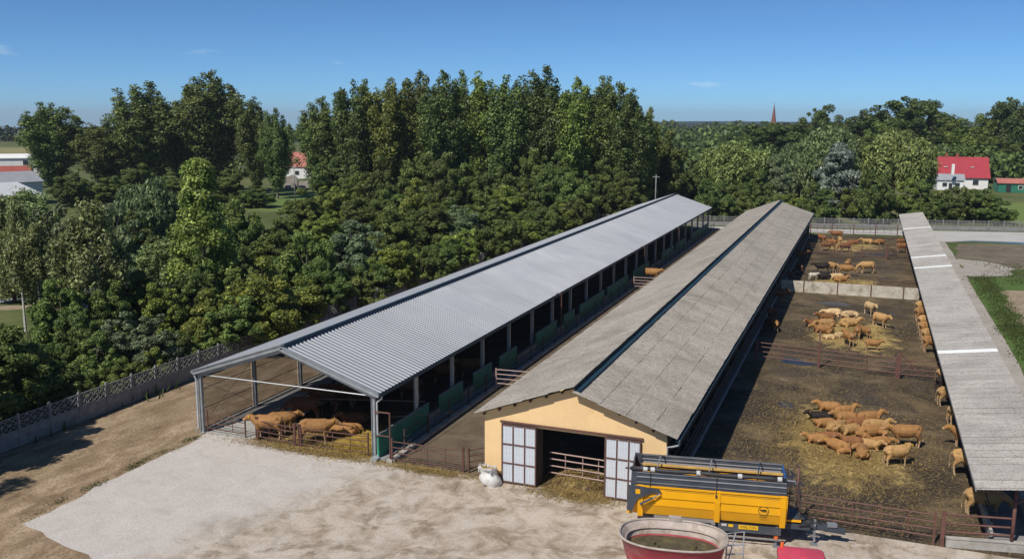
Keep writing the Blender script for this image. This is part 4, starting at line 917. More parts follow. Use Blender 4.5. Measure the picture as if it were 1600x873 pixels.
    ('bush', -48.8, 145.3, 6.1, 6.8, 1, 'shrub overhanging the left fence behind the shed roof, eighteenth from the near end'),
    ('broad', -48.8, 150.2, 5.5, 7.0, 2, 'shrub overhanging the left fence behind the shed roof, nineteenth from the near end'),
    ('bush', -48.6, 155.10000000000002, 6.4, 6.2, 1, 'shrub overhanging the left fence behind the shed roof, twentieth from the near end'),
    ('bush', -49.2, 160.0, 6.1, 6.2, 0, 'shrub overhanging the left fence behind the shed roof, twenty first from the near end'),
    ('broad', -49.2, 164.9, 5.3, 6.9, 1, 'shrub overhanging the left fence behind the shed roof, twenty second from the near end'),
    ('birch', -92.5, 75.9, 11.5, 7.9, 0, 'loose tree in the back of the left belt before the halls, first from the left'),
    ('grey', -85.5, 72.2, 11.1, 7.5, 2, 'loose tree in the back of the left belt before the halls, second from the left'),
    ('birch', -91.9, 80.4, 11.4, 8.2, 0, 'loose tree in the back of the left belt before the halls, third from the left'),
    ('broad', -80.2, 72.0, 10.1, 7.3, 1, 'loose tree in the back of the left belt before the halls, fourth from the left'),
    ('grey', -82.6, 77.6, 10.9, 7.8, 2, 'loose tree in the back of the left belt before the halls, fifth from the left'),
    ('birch', -77.3, 76.4, 9.8, 7.6, 0, 'loose tree in the back of the left belt before the halls, sixth from the left'),
    ('broad', -79.6, 83.0, 10.0, 8.1, 1, 'loose tree in the back of the left belt before the halls, seventh from the left'),
]
for i, (kind, x, y, h, w, tone, label) in enumerate(TREES):
    cr, tr, ph, pw_ = PROTO[kind][i % len(PROTO[kind])]
    t = thing(NAMES[kind], label, CATS.get(kind, 'tree'), (x, y, -.05), random.uniform(0, 6.28))
    if kind == 'poplar': t['group'] = 'poplars left of the meadow' if x < -130 else 'dense poplar row behind the sheds'
    else: t['group'] = 'bushes along the fences' if kind == 'bush' else ('trees beyond the back fence' if y > 170 else 'trees of the belt behind the left fence')
    t.scale = (w/pw_, w/pw_, h/ph)
    c = put('crown', cr, t); c.color = TONE[tone]; put('trunk', tr, t)

# thin bare stems at the left edge are part of the belt: far woods read as one mass
def wood(name, pts, depth, hgt, n, size, seed, mat='leaf_far', base=0):
    rng = np.random.default_rng(seed); C = []; r = []
    P = [np.array(p, float) for p in pts]; cum = [0]
    for a, b in zip(P[:-1], P[1:]): cum.append(cum[-1]+np.linalg.norm(b-a))
    k = int(cum[-1]/(hgt*.55)); 
    for i in range(k*3):
        s = cum[-1]*rng.random(); j = max(0, min(len(P)-2, int(np.searchsorted(cum, s))-1)); t = (s-cum[j])/(cum[j+1]-cum[j]); p = P[j]+(P[j+1]-P[j])*t
        dr = (P[j+1]-P[j])/np.linalg.norm(P[j+1]-P[j]); nn = np.array([-dr[1], dr[0]])
        q = p+nn*depth*rng.random(); hh = hgt*(.55+.5*rng.random()); rr = hgt*(.28+.2*rng.random())
        C.append((q[0], q[1], base+hh-rr)); r.append(rr); C.append((q[0], q[1], base+rr*.5)); r.append(rr)
    v, q = leaf_quads(np.array(C), np.array(r), n, size, rng, .5, .9, 1.2, 0, .75)
    wm = np_mesh(name, v, q, mat); wm.attributes.new('lv', 'FLOAT', 'FACE').data.foreach_set('value', rng.random(len(q)).astype(np.float32))
    return tag(put(name, wm), label=None, kind='stuff')
tag(wood('far_wood', [(-1100, 380), (-560, 540), (-380, 640), (-250, 760)], 60, 11, 16000, 3.0, 31), 'dark distant wood on the left horizon beyond the fields', 'wood')
tag(wood('far_wood', [(-330, 560), (-120, 560), (80, 560), (260, 580)], 140, 15, 18000, 2.6, 32, 'leaf_oak'), 'wooded skyline right of the poplars, behind the village trees', 'wood')
tag(wood('far_wood', [(-480, 980), (-150, 1050), (150, 1080), (460, 1000)], 120, 15.5, 15000, 4.2, 38, 'leaf_oak'), 'farthest wooded skyline around the foot of the church spire', 'wood')
tag(wood('far_wood', [(-70, 300), (-20, 310), (20, 318), (90, 325)], 30, 12, 12000, 1.3, 35, 'leaf_oak'), 'thicket filling the ground below the big right hand trees', 'wood')
tag(wood('far_wood', [(-230, 250), (-120, 262), (-60, 262)], 22, 9, 10000, 1.2, 36, 'leaf_oak'), 'thicket behind the dense poplar row', 'wood')
def hills(name, pts, z, mat='leaf_far'):
    m = MB(); n = len(pts)
    for a, b in zip(pts[:-1], pts[1:]):
        d = (Vector(b)-Vector(a)); nn = Vector((-d.y, d.x)).normalized()*700; k = 24
        for i in range(k):
            p0 = Vector(a).lerp(Vector(b), i/k); p1 = Vector(a).lerp(Vector(b), (i+1)/k)
            h0 = z*(.8+.25*math.sin(p0.x*.0021)+.14*math.sin(p0.x*.0105+1)+.05*math.sin(p0.x*.05)); h1 = z*(.8+.25*math.sin(p1.x*.0021)+.14*math.sin(p1.x*.0105+1)+.05*math.sin(p1.x*.05))
            m.add([(p0.x, p0.y, -1), (p1.x, p1.y, -1), (p1.x+nn.x*.3, p1.y+nn.y*.3, h1), (p0.x+nn.x*.3, p0.y+nn.y*.3, h0), (p1.x+nn.x, p1.y+nn.y, h1*.9), (p0.x+nn.x, p0.y+nn.y, h0*.9)], [(0, 1, 2, 3), (3, 2, 4, 5)])
    return tag(m.build(name, mat), kind='structure')
hills('hills', [(-1500, 3100), (-700, 3300), (900, 3400), (2400, 3000)], 7)
hills('hills', [(-560, 1750), (500, 1800), (1500, 1500)], 11)

# grass tufts: fringe between lane and slab, and the verge on the right
def blades(name, label, areas, n, hgt, wid, seed, mat='grass_blade'):
    rng = np.random.default_rng(seed); V = []
    k = rng.choice(len(areas), n, p=np.array([a[4] for a in areas])/sum(a[4] for a in areas)); A = np.array([a[:4] for a in areas])[k]
    x = A[:, 0]+rng.normal(size=n)*A[:, 2]; y = A[:, 1]+rng.normal(size=n)*A[:, 3]; a = rng.random(n)*6.283; s = (.5+rng.random(n))
    dx = np.cos(a)*wid*s; dy = np.sin(a)*wid*s; lx = rng.normal(size=n)*hgt*.45; ly = rng.normal(size=n)*hgt*.45; z = hgt*s; o = np.zeros(n)
    V = np.stack([np.stack([x-dx, y-dy, o], 1), np.stack([x+dx, y+dy, o], 1), np.stack([x+dx*.3+lx, y+dy*.3+ly, z], 1), np.stack([x-dx*.3+lx, y-dy*.3+ly, z], 1)], 1).reshape(-1, 3)
    gm = np_mesh(name, V, np.arange(n*4).reshape(-1, 4), mat); gm.attributes.new('lv', 'FLOAT', 'FACE').data.foreach_set('value', (.2+.6*rng.random(n)).astype(np.float32))
    return tag(put(name, gm), label, 'grass', kind='stuff')
fringe = []
rf = random.Random(3)
for i in range(46):
    t = i/45; fringe.append((-38.25-rf.random()*.5, 31.5+14.3*t, .18, .35, rf.random()**5+.01))
for i in range(14): fringe.append((-46.5+rf.random()*8, 16+rf.random()*15, .6, .6, .5))
blades('grass_tufts', 'green and dry grass tufts along the slab edge and the left fence foot', fringe, 2600, .055, .016, 5)
ver = [(13.2+rf.random()*2.2, 84+rf.random()*46, .5, 1.6, 1) for i in range(60)]+[(16+rf.random()*34, 126+rf.random()*18, 1.5, 1.5, .8) for i in range(40)]
blades('grass_tufts', 'short grass of the verge right of the service road', ver, 16000, .12, .035, 6)
bel = [(-49-rf.random()*22, 30+rf.random()*60, 1.2, 1.2, 1) for i in range(160)]
blades('undergrowth', 'weeds and long grass on the ground behind the left fence', bel, 22000, .45, .06, 8)

# straw: low mounds with loose stalks
def straw(name, label, cx, cy, rx, ry, h, n, seed, mat='straw', rot=0.0):
    rng = np.random.default_rng(seed); rn = random.Random(seed); m = MB(); K = 36; rings = 6; lob = [1+rn.uniform(-.42, .34) for _ in range(K)]
    lob = [(lob[i-1]+lob[i]*2+lob[(i+1) % K])/4*1.0 for i in range(K)]; ca, sa = math.cos(rot), math.sin(rot)
    vs = [(cx, cy, h+.02)]; fs = []
    for j in range(1, rings+1):
        t = j/rings
        for k in range(K):
            a = 2*math.pi*k/K; px, py = rx*t*lob[k]*math.cos(a), ry*t*lob[k]*math.sin(a)
            vs.append((cx+ca*px-sa*py, cy+sa*px+ca*py, (.02+h*(1-t**2)*rn.uniform(.8, 1.1)) if j < rings else .014))
    for k in range(K): fs.append((0, 1+k, 1+(k+1) % K))
    for j in range(rings-1):
        for k in range(K): a = 1+j*K; b = a+K; fs.append((a+k, b+k, b+(k+1) % K, a+(k+1) % K))
    if h < .035: vs, fs = vs[:1]+[(cx+.05, cy, .012), (cx, cy+.05, .012)], [(0, 1, 2)]
    me = m.add(vs, fs).mesh(name, 'bedding_fresh' if mat == 'straw_fresh' else 'bedding_straw', smooth=True)
    fa = me.attributes.new('fade', 'FLOAT', 'POINT'); fa.data.foreach_set('value', np.array(([1.0]+[1-j/rings for j in range(1, rings+1) for k in range(K)])[:len(vs)], np.float32))
    o = tag(put(name, me), label, 'straw', kind='stuff')
    t = np.abs(rng.normal(size=n))*.62; a = rng.random(n)*6.283; px = rx*t*np.cos(a); py = ry*t*np.sin(a)
    x = cx+ca*px-sa*py; y = cy+sa*px+ca*py; z = .03+h*np.clip(1-t**2, 0, 1)+rng.random(n)*.05
    b = rng.random(n)*6.283; L = .05+.09*rng.random(n); dx, dy = np.cos(b)*L, np.sin(b)*L; wx, wy = -np.sin(b)*.011, np.cos(b)*.011; dz = rng.normal(size=n)*.04
    V = np.stack([np.stack([x-dx-wx, y-dy-wy, z-dz], 1), np.stack([x-dx+wx, y-dy+wy, z-dz], 1), np.stack([x+dx+wx, y+dy+wy, z+dz], 1), np.stack([x+dx-wx, y+dy-wy, z+dz], 1)], 1).reshape(-1, 3)
    c = put('loose_stalks', np_mesh('loose_stalks', V, np.arange(n*4).reshape(-1, 4), mat), o); tag(c, kind='stuff')
straw('straw_bedding', 'yellowish straw heap under the lying cattle of the nearest pen', -.5, 58.4, 4.2, 8.2, .16, 26000, 41, rot=R(8))
straw('straw_bedding', 'trodden straw under the cattle group in the middle pen', -.2, 90, 4.6, 8.0, .08, 9000, 42)
straw('straw_bedding', 'trodden straw under the cattle right behind the concrete wall', -1.5, 118, 4.8, 5.5, .08, 6000, 43)
straw('straw_bedding', 'bright straw patch in the farthest pen', -2.3, 154, 5.6, 7.5, .14, 6000, 44, 'straw')
straw('straw_bedding', 'fresh yellow straw behind the right gate of the open shed', -28.2, 47.9, 2.2, 2.6, .16, 8000, 45, 'straw_fresh')
straw('straw_bedding', 'dirty straw behind the middle gate of the open shed', -32.4, 47.4, 2.2, 1.5, .08, 2500, 46)
straw('straw_bedding', 'straw heap inside the barn door behind the pale rails', -13.6, 47.0, 1.9, 1.5, .45, 9000, 47)
straw('straw_bedding', 'thin straw litter spilled in front of the barn door', -13.6, 44.9, 2.2, .9, .012, 4500, 48)
straw('straw_bedding', 'thin straw litter along the gates of the open shed', -30.5, 45.35, 4.6, .6, .012, 6500, 49)
straw('straw_bedding', 'dirty litter in front of the alley gate', -22.5, 45.1, 2.9, .5, .01, 2600, 50)
for k, (cx, cy, rx, ry, s) in enumerate(((-4.0, 65.3, 1.2, 1.3, 1), (-4.6, 78.0, 1.9, 1.3, 2), (-3.4, 51.6, 1.9, 1.4, 3), (-2.5, 105, 2.2, 1.2, 4), (2.0, 146, 3.4, 1.5, 5))):
    sheet('puddle', [(cx+rx*math.cos(a*.7)*(.8+.3*math.sin(a*2+s)), cy+ry*math.sin(a*.7)*(.8+.3*math.cos(a*1.3+s))) for a in range(9)], .012, 'puddle', .1, .5, seed=s)

# ---------------------------------------------------------------- cattle
def cow_mesh(pose):
    m = MB(); E = []
    def chain(pts, n=10): m.tube([p[:3] for p in pts], [p[3] for p in pts], n, True, 1.0)
    lying = pose in 'LKC'
    if not lying:
        chain([(-.80, 0, 1.00, .08), (-.74, 0, 1.02, .20), (-.50, 0, .99, .285), (-.15, 0, .90, .355), (.25, 0, .89, .36), (.55, 0, .93, .31), (.78, 0, 1.02, .17), (.84, 0, 1.02, .05)], 12)
        for s in (-1, 1): m.tube([(-.62, s*.12, 1.12), (-.50, s*.22, 1.17), (-.40, s*.2, 1.08)], [.06, .085, .05], 8); m.tube([(.42, s*.16, .98), (.52, s*.22, .92), (.52, s*.2, .78)], [.1, .14, .1], 8)
        chain([(-.78, 0, 1.15, .06), (-.5, 0, 1.20, .12), (0, 0, 1.17, .13), (.5, 0, 1.19, .12), (.7, 0, 1.16, .08)], 8)
        for s in (-1, 1):
            chain([(.50, s*.14, .95, .16), (.50, s*.17, .70, .115), (.47, s*.17, .45, .07), (.49, s*.17, .25, .05), (.48, s*.17, .10, .05), (.52, s*.17, .0, .065)], 8)
            chain([(-.58, s*.13, 1.0, .20), (-.52, s*.17, .74, .16), (-.68, s*.17, .48, .075), (-.66, s*.17, .22, .052), (-.64, s*.17, .10, .052), (-.60, s*.17, .0, .065)], 8)
        chain([(-.83, 0, 1.08, .04), (-.90, 0, .85, .028), (-.90, 0, .55, .025), (-.89, 0, .38, .045), (-.89, 0, .28, .02)], 6)
        hb = {'S': ((.62, 0, 1.00, .24), (.82, 0, 1.09, .19), (.97, 0, 1.18, .15)), 'T': ((.62, 0, 1.00, .24), (.80, .08, 1.09, .19), (.92, .17, 1.18, .15)), 'G': ((.62, 0, .98, .24), (.86, 0, .92, .18), (1.02, 0, .80, .14))}[pose]
        hd = {'S': (.85, 0, -.50), 'T': (.62, .62, -.48), 'G': (.55, 0, -.84)}[pose]
    else:
        chain([(-.78, 0, .30, .10), (-.62, 0, .38, .27), (-.25, .0, .40, .335), (.20, 0, .40, .335), (.52, 0, .42, .27), (.76, 0, .46, .15)], 12)
        for s in (-1, 1): m.tube([(-.60, s*.14, .56), (-.46, s*.26, .60), (-.34, s*.24, .50)], [.06, .09, .05], 8); m.tube([(.42, s*.18, .46), (.50, s*.27, .42), (.50, s*.26, .3)], [.1, .13, .1], 8)
        chain([(-.7, 0, .55, .06), (-.4, 0, .65, .12), (.1, 0, .64, .12), (.5, 0, .64, .10)], 8)
        s = -1
        chain([(-.5, s*.2, .36, .21), (-.2, s*.42, .20, .12), (-.42, s*.5, .08, .06), (-.12, s*.56, .05, .05), (.0, s*.56, .05, .055)], 8)
        chain([(-.5, .2, .3, .18), (-.2, .34, .14, .11), (-.4, .4, .06, .06)], 8)
        for s in (-1, 1): chain([(.48, s*.2, .34, .13), (.74, s*.24, .12, .075), (.46, s*.26, .06, .05), (.40, s*.26, .05, .055)] if not (pose == 'C' and s < 0) else [(.48, s*.2, .34, .13), (.74, s*.32, .12, .075), (1.02, s*.38, .06, .05), (1.12, s*.38, .05, .055)], 8)
        chain([(-.80, 0, .38, .04), (-.92, .1, .15, .03), (-.85, .3, .04, .03)], 6)
        hb = {'L': ((.60, 0, .48, .23), (.78, .02, .62, .19), (.89, .03, .71, .15)), 'K': ((.60, .05, .46, .22), (.76, .24, .46, .17), (.72, .42, .40, .135)), 'C': ((.60, 0, .44, .22), (.82, .08, .48, .17), (.93, .13, .50, .135))}[pose]
        hd = {'L': (.92, -.2, -.33), 'K': (-.72, .55, -.42), 'C': (.75, .45, -.48)}[pose]
    chain([h for h in hb], 10)
    d = Vector(hd).normalized(); h0 = Vector(hb[2][:3]); side = d.cross(Vector((0, 0, 1))).normalized(); up = side.cross(d)
    P = lambda a, u=0, s=0: h0+d*a+up*u+side*s
    m.tube([P(-.10), P(-.02), P(.12), P(.28), P(.38), P(.42)], [.08, .155, .145, .108, .10, .055], 10)
    for s in (-1, 1): m.tube([P(-.03, .07, s*.10), P(-.05, .06, s*.17), P(-.06, .02, s*.24)], [.03, .05, .015], 6, True, .55)
    me = bpy.data.meshes.new('t'); me.from_pydata(m.v, [], m.f); bm = bmesh.new(); bm.from_mesh(me); bmesh.ops.recalc_face_normals(bm, faces=bm.faces); bm.to_mesh(me); bm.free()
    ob = bpy.data.objects.new('t', me); col.objects.link(ob)
    md = ob.modifiers.new('r', 'REMESH'); md.mode = 'VOXEL'; md.voxel_size = .036; md.use_smooth_shade = True
    sm = ob.modifiers.new('s', 'SMOOTH'); sm.factor = .5; sm.iterations = 3
    dg = bpy.context.evaluated_depsgraph_get(); out = bpy.data.meshes.new_from_object(ob.evaluated_get(dg)); bpy.data.objects.remove(ob)
    out.name = 'cow_' + pose; out.materials.clear(); out.materials.append(M('cow_coat')); out.shade_smooth()
    at = out.attributes.new('pale', 'FLOAT', 'POINT'); n = len(out.vertices); co = np.zeros(n*3, np.float32); out.vertices.foreach_get('co', co); co = co.reshape(-1, 3)
    mz = np.array(P(.36)); eye = np.array(P(.08, .06)); 
    pv = np.clip(1-np.linalg.norm(co-mz, axis=1)/.15, 0, 1)*1.6+np.clip(1-np.linalg.norm(co-eye, axis=1)/.13, 0, 1)*.6
    if not lying: pv += np.clip((.55-co[:, 2])/.3, 0, 1)*.95+np.clip((.68-co[:, 2])/.15, 0, 1)*np.clip((.3-abs(co[:, 1]))/.2, 0, 1)*.4+np.clip((-.72-co[:, 0])/.1, 0, 1)*.5
    else: pv += np.clip((.16-co[:, 2])/.12, 0, 1)*.8
    at.data.foreach_set('value', np.clip(pv, 0, 1).astype(np.float32))
    tags = [tuple(P(-.07, .05, s*.21)) for s in (-1, 1)]
    return out, tags
COWS_ME = {p: cow_mesh(p) for p in 'STGLKC'}
tag_me = MB().box((0, 0, -.03), (.045, .016, .06)).box((0, 0, .012), (.02, .03, .02)).mesh('ear_tag', 'ear_tag_yellow')
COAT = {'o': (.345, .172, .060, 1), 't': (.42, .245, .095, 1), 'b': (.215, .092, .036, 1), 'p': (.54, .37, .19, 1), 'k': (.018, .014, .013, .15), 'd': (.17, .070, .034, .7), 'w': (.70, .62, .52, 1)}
COWS = [
    (-1.35, 64.6, 191, 'L', 'o', 0.95, 'orange cow lying at the back edge of the nearest straw heap, behind the black one'),
    (-1.82, 62.25, 196, 'L', 'k', 0.9, 'black cow lying in the nearest straw heap, the only black one there'),
    (-0.46, 64.07, 31, 'L', 'o', 0.95, 'orange cow lying at the back of the nearest straw heap, right of the black cow'),
    (-0.26, 62.72, 196, 'L', 'o', 0.95, 'orange cow lying just right of the black cow in the nearest straw heap'),
    (1.09, 63.12, 26, 'L', 'o', 1.0, 'orange cow stretched along the back right of the nearest straw heap, head to the right'),
    (-1.48, 61.01, 206, 'K', 'o', 0.85, 'small orange cow curled directly in front of the black cow in the straw'),
    (-0.87, 60.45, 51, 'C', 't', 0.95, 'tan cow lying with legs stretched left, left centre of the nearest straw heap'),
    (0.03, 60.16, 221, 'L', 't', 0.9, 'tan cow lying with lifted head in the centre of the nearest straw heap'),
    (0.39, 61.62, 31, 'C', 'b', 0.95, 'brown cow lying in the middle of the nearest straw heap behind a tan one'),
    (1.13, 59.96, 41, 'K', 'o', 1.05, 'large orange cow curled at the right centre of the nearest straw heap'),
    (1.48, 61.65, 376, 'L', 't', 0.95, 'tan cow lying with its pale face beside the standing cow that looks left'),
    (3.28, 59.45, 199, 'S', 'o', 1.0, 'orange cow standing at the right rim of the nearest straw heap, facing left'),
    (2.62, 55.77, 33, 'T', 't', 0.92, 'tan cow standing nearest the front of the straw heap, facing right'),
    (-1.79, 57.69, 186, 'L', 'o', 0.85, 'orange cow lying leftmost on the nearest straw heap, head raised to the left'),
    (-0.56, 56.64, 141, 'C', 'o', 1.0, 'orange cow stretched on its side at the front left of the nearest straw heap'),
    (-1.07, 58.47, 191, 'C', 'b', 0.8, 'brown cow lying behind the front left orange cow of the nearest straw heap'),
    (0.75, 56.25, 91, 'K', 'o', 0.95, 'orange cow curled at the very front of the nearest straw heap'),
    (0.26, 57.9, 171, 'L', 'b', 0.85, 'brown cow lying between the two front orange cows of the nearest straw heap'),
    (1.07, 57.86, 351, 'L', 't', 0.85, 'tan cow lying with its head towards the camera at the front right of the heap'),
    (1.76, 58.49, 36, 'C', 'o', 0.85, 'orange cow lying just left of the standing tan cow'),
    (6.65, 75.23, 23, 'G', 't', 0.95, 'tan cow feeding under the long roof, behind the black cow there'),
    (6.45, 72.84, 21, 'G', 'k', 1.0, 'black cow feeding under the long roof, the only black one at the trough'),
    (6.39, 69.51, 379, 'G', 't', 1.0, 'tan cow feeding under the long roof, in front of the black one'),
    (6.69, 65.48, 31, 'G', 't', 0.95, 'tan cow feeding alone midway along the near stretch of the long roof'),
    (6.72, 60.81, 191, 'S', 'o', 0.95, 'orange cow beside the long roof turning its head left to the yard'),
    (6.48, 55.62, 351, 'G', 't', 1.05, 'tan cow seen from behind under the long roof, second from the near end'),
    (6.61, 49.99, 366, 'G', 't', 1.1, 'large tan cow under the near end of the long roof by the red post'),
    (-2.35, 98.04, 196, 'C', 'p', 1.05, 'pale cow lying at the back of the middle pen group'),
    (-2.87, 95.56, 199, 'L', 'b', 1.0, 'brown cow lying with raised head at the back left of the middle pen group'),
    (-0.92, 97.63, 41, 'K', 'p', 0.95, 'pale cow curled at the back right of the middle pen group'),
    (-2.8, 92.51, 196, 'C', 't', 1.05, 'tan cow lying at the left of the middle pen group, behind the front one'),
    (-0.77, 93.33, 26, 'L', 't', 1.1, 'large tan cow lying at the centre right of the middle pen group'),
    (-2.9, 89.58, 191, 'L', 'o', 1.1, 'orange cow lying at the front left of the middle pen group by the fence post'),
    (-3.92, 92.36, 221, 'L', 'b', 0.9, 'brown cow lying at the far left of the middle pen group'),
    (-0.65, 85.43, 116, 'S', 'o', 0.95, 'orange cow standing with its rump to the camera in the middle pen'),
    (0.06, 88.3, 91, 'G', 'o', 0.9, 'orange cow standing right of the cow that shows its rump in the middle pen'),
    (0.71, 89.1, 121, 'S', 'o', 0.75, 'small orange calf standing between the calf by the fence and the grown cattle'),
    (1.37, 84.27, 371, 'S', 'o', 0.72, 'orange calf standing right at the fence of the middle pen, facing right'),
    (-1.44, 88.24, 31, 'K', 'p', 0.7, 'pale calf curled in front of the middle pen group'),
    (-2.29, 87.09, 211, 'K', 'p', 0.65, 'very small pale calf lying nearest the fence in the middle pen'),
    (1.13, 100.11, 296, 'S', 'p', 0.95, 'pale cow standing near the concrete wall in the middle pen, facing the camera'),
    (2.07, 94.47, 311, 'S', 't', 1.0, 'tan cow standing in front of the pale one in the middle pen, facing the camera'),
    (6.38, 102.23, 379, 'G', 't', 1.05, 'tan cow feeding at the middle pen trough, first of six from the wall'),
    (6.21, 98.58, 379, 'G', 'o', 1.05, 'tan cow feeding at the middle pen trough, second of six from the wall'),
    (6.26, 94.97, 379, 'G', 't', 1.05, 'tan cow feeding at the middle pen trough, third of six from the wall'),
    (6.25, 91.59, 379, 'G', 'o', 1.05, 'tan cow feeding at the middle pen trough, fourth of six from the wall'),
    (6.31, 88.72, 379, 'G', 't', 1.05, 'tan cow feeding at the middle pen trough, fifth of six from the wall'),
    (6.29, 85.52, 379, 'G', 'o', 1.05, 'tan cow feeding at the middle pen trough, last of six from the wall'),
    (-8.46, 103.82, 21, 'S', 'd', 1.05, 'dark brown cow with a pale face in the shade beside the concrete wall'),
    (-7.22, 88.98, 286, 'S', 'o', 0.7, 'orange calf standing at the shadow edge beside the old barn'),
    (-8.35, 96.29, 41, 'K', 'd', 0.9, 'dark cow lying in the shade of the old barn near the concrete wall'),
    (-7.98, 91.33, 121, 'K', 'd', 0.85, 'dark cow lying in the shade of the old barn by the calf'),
    (-4.78, 125.44, 191, 'S', 'k', 1.0, 'black cow standing leftmost of the group behind the concrete wall'),
    (-3.55, 126.48, 301, 'S', 't', 1.0, 'tan cow standing right of the standing black cow behind the wall'),
    (-1.72, 129.45, 81, 'S', 'o', 1.0, 'orange cow standing with raised head in the group behind the wall'),
    (-1.84, 124.51, 361, 'G', 'o', 1.0, 'orange cow with lowered head in front of the group behind the wall'),
    (0.69, 127.67, 199, 'G', 't', 1.15, 'tan cow standing broadside rightmost behind the concrete wall'),
    (-5.56, 119.43, 31, 'S', 'w', 0.7, 'white calf standing behind the left end of the concrete wall'),
    (-4.16, 120.5, 211, 'L', 'k', 0.95, 'black cow lying just behind the concrete wall'),
    (-2.74, 121.08, 191, 'C', 'p', 1.05, 'pale cow lying just behind the concrete wall, right of the lying black one'),
    (-2.3, 119.29, 26, 'L', 'o', 1.0, 'orange cow lying pressed against the back of the concrete wall'),
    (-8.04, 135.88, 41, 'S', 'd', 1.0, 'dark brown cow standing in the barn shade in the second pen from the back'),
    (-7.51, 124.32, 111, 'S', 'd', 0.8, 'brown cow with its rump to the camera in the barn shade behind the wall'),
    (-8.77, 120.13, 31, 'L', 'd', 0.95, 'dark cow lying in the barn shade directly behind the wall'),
    (-6.24, 156.34, 121, 'S', 'b', 1.0, 'brown cow standing leftmost in the straw of the farthest pen'),
    (-4.19, 162.34, 196, 'S', 'b', 1.05, 'brown cow standing at the back rail of the farthest pen'),
    (-5.17, 147.39, 21, 'G', 'b', 1.0, 'brown cow standing in front on the straw of the farthest pen, left side'),
    (-3.44, 154.24, 101, 'S', 't', 1.0, 'tan cow standing in the middle of the farthest straw patch'),
    (-2.49, 147.03, 211, 'G', 'd', 1.05, 'dark brown cow standing nearest the rail on the farthest straw patch'),
    (-4.66, 156.17, 191, 'L', 'b', 0.95, 'brown cow lying between standing ones on the farthest straw patch'),
    (-1.55, 155.83, 31, 'L', 'b', 1.0, 'brown cow lying right of centre on the farthest straw patch'),
    (0.73, 158.4, 191, 'L', 't', 1.05, 'tan cow lying on the right part of the farthest straw patch'),
    (2.37, 158.26, 41, 'C', 'o', 1.05, 'orange cow lying rightmost on the farthest straw patch'),
    (5.74, 156.45, 26, 'G', 'b', 1.0, 'brown cow feeding at the far end of the long roof, behind another'),
    (5.66, 150.38, 21, 'G', 'b', 1.05, 'brown cow feeding at the far end of the long roof, the nearer of two'),
    (-34.13, 46.26, 193, 'S', 'o', 1.1, 'orange cow with a pale face behind the middle gate of the open shed'),
    (-33.98, 47.48, 41, 'S', 'o', 1.0, 'orange cow standing behind the pale faced one at the middle shed gate'),
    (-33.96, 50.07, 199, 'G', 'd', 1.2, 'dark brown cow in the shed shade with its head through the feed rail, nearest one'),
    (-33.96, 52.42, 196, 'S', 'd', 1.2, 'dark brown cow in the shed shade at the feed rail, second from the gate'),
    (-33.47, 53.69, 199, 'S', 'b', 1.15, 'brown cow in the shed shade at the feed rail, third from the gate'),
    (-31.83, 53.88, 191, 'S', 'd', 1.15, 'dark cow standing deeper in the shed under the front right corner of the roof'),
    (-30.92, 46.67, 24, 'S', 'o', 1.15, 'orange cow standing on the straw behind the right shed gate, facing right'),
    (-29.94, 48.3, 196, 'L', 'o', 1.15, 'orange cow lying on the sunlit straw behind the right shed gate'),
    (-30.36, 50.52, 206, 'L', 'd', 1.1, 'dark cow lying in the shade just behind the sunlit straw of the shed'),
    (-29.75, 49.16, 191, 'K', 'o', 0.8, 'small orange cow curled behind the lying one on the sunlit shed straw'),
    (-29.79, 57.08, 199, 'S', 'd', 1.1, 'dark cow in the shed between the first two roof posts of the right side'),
    (-29.23, 61.5, 196, 'S', 'b', 1.1, 'reddish brown cow in the shed seen above the second green panel'),
    (-27.84, 63.57, 196, 'S', 'b', 1.1, 'reddish brown cow in the shed seen between the second and third green panels'),
    (-24.2, 111.36, 376, 'S', 'o', 1.1, 'orange cow in the alley between shed and barn behind the far cross gate'),
]
for i, (x, y, a, pose, c, s, label) in enumerate(COWS):
    me, tags = COWS_ME[pose]; lift = .10 if pose in 'LKC' and -5 < x < 4 and 50 < y < 66 else 0
    t = thing('cow', label, 'cow', (x, y, lift+.015), R(a+random.uniform(-6, 6)), 'cattle of the farm'); t.scale = (s*random.uniform(1.04, 1.13),)*3
    if pose in 'LKC' and i % 2: t.scale.y *= -1
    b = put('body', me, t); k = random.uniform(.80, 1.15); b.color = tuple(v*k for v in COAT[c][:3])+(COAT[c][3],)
    for p in tags: put('ear_tag', tag_me, t, p)
# ---------------------------------------------------------------- yellow tipping trailer (local: x to the drawbar, camera side is -y)
tl = thing('tipping_trailer', 'yellow tipping trailer with dark grey extension walls parked before the barn door', 'trailer', (-6.25, 43.05, 0), R(9.5))
L0, L1, HW = -3.55, 3.55, 1.22
m = MB()   # body: floor, flared side walls with a horizontal crease, front wall
for s in (-1, 1):
    prof = [(s*.96, 1.12), (s*1.04, 1.34), (s*1.14, 1.62), (s*1.165, 1.64), (s*1.17, 2.02), (s*1.22, 2.06), (s*HW, 2.62), (s*(HW-.06), 2.62), (s*1.12, 2.06), (s*1.09, 1.64), (s*.9, 1.18)]
    m.prism(prof, L0+.05, L1, 'x')
m.lohi((L0, -.955, 1.10), (L1, .955, 1.17)); m.prism([(-1.0, 1.18), (1.0, 1.18), (1.2, 2.06), (1.2, 2.6), (-1.2, 2.6), (-1.2, 2.06)], L1+.002, L1+.07, 'x')
m.local('body', 'yellow_paint', tl)
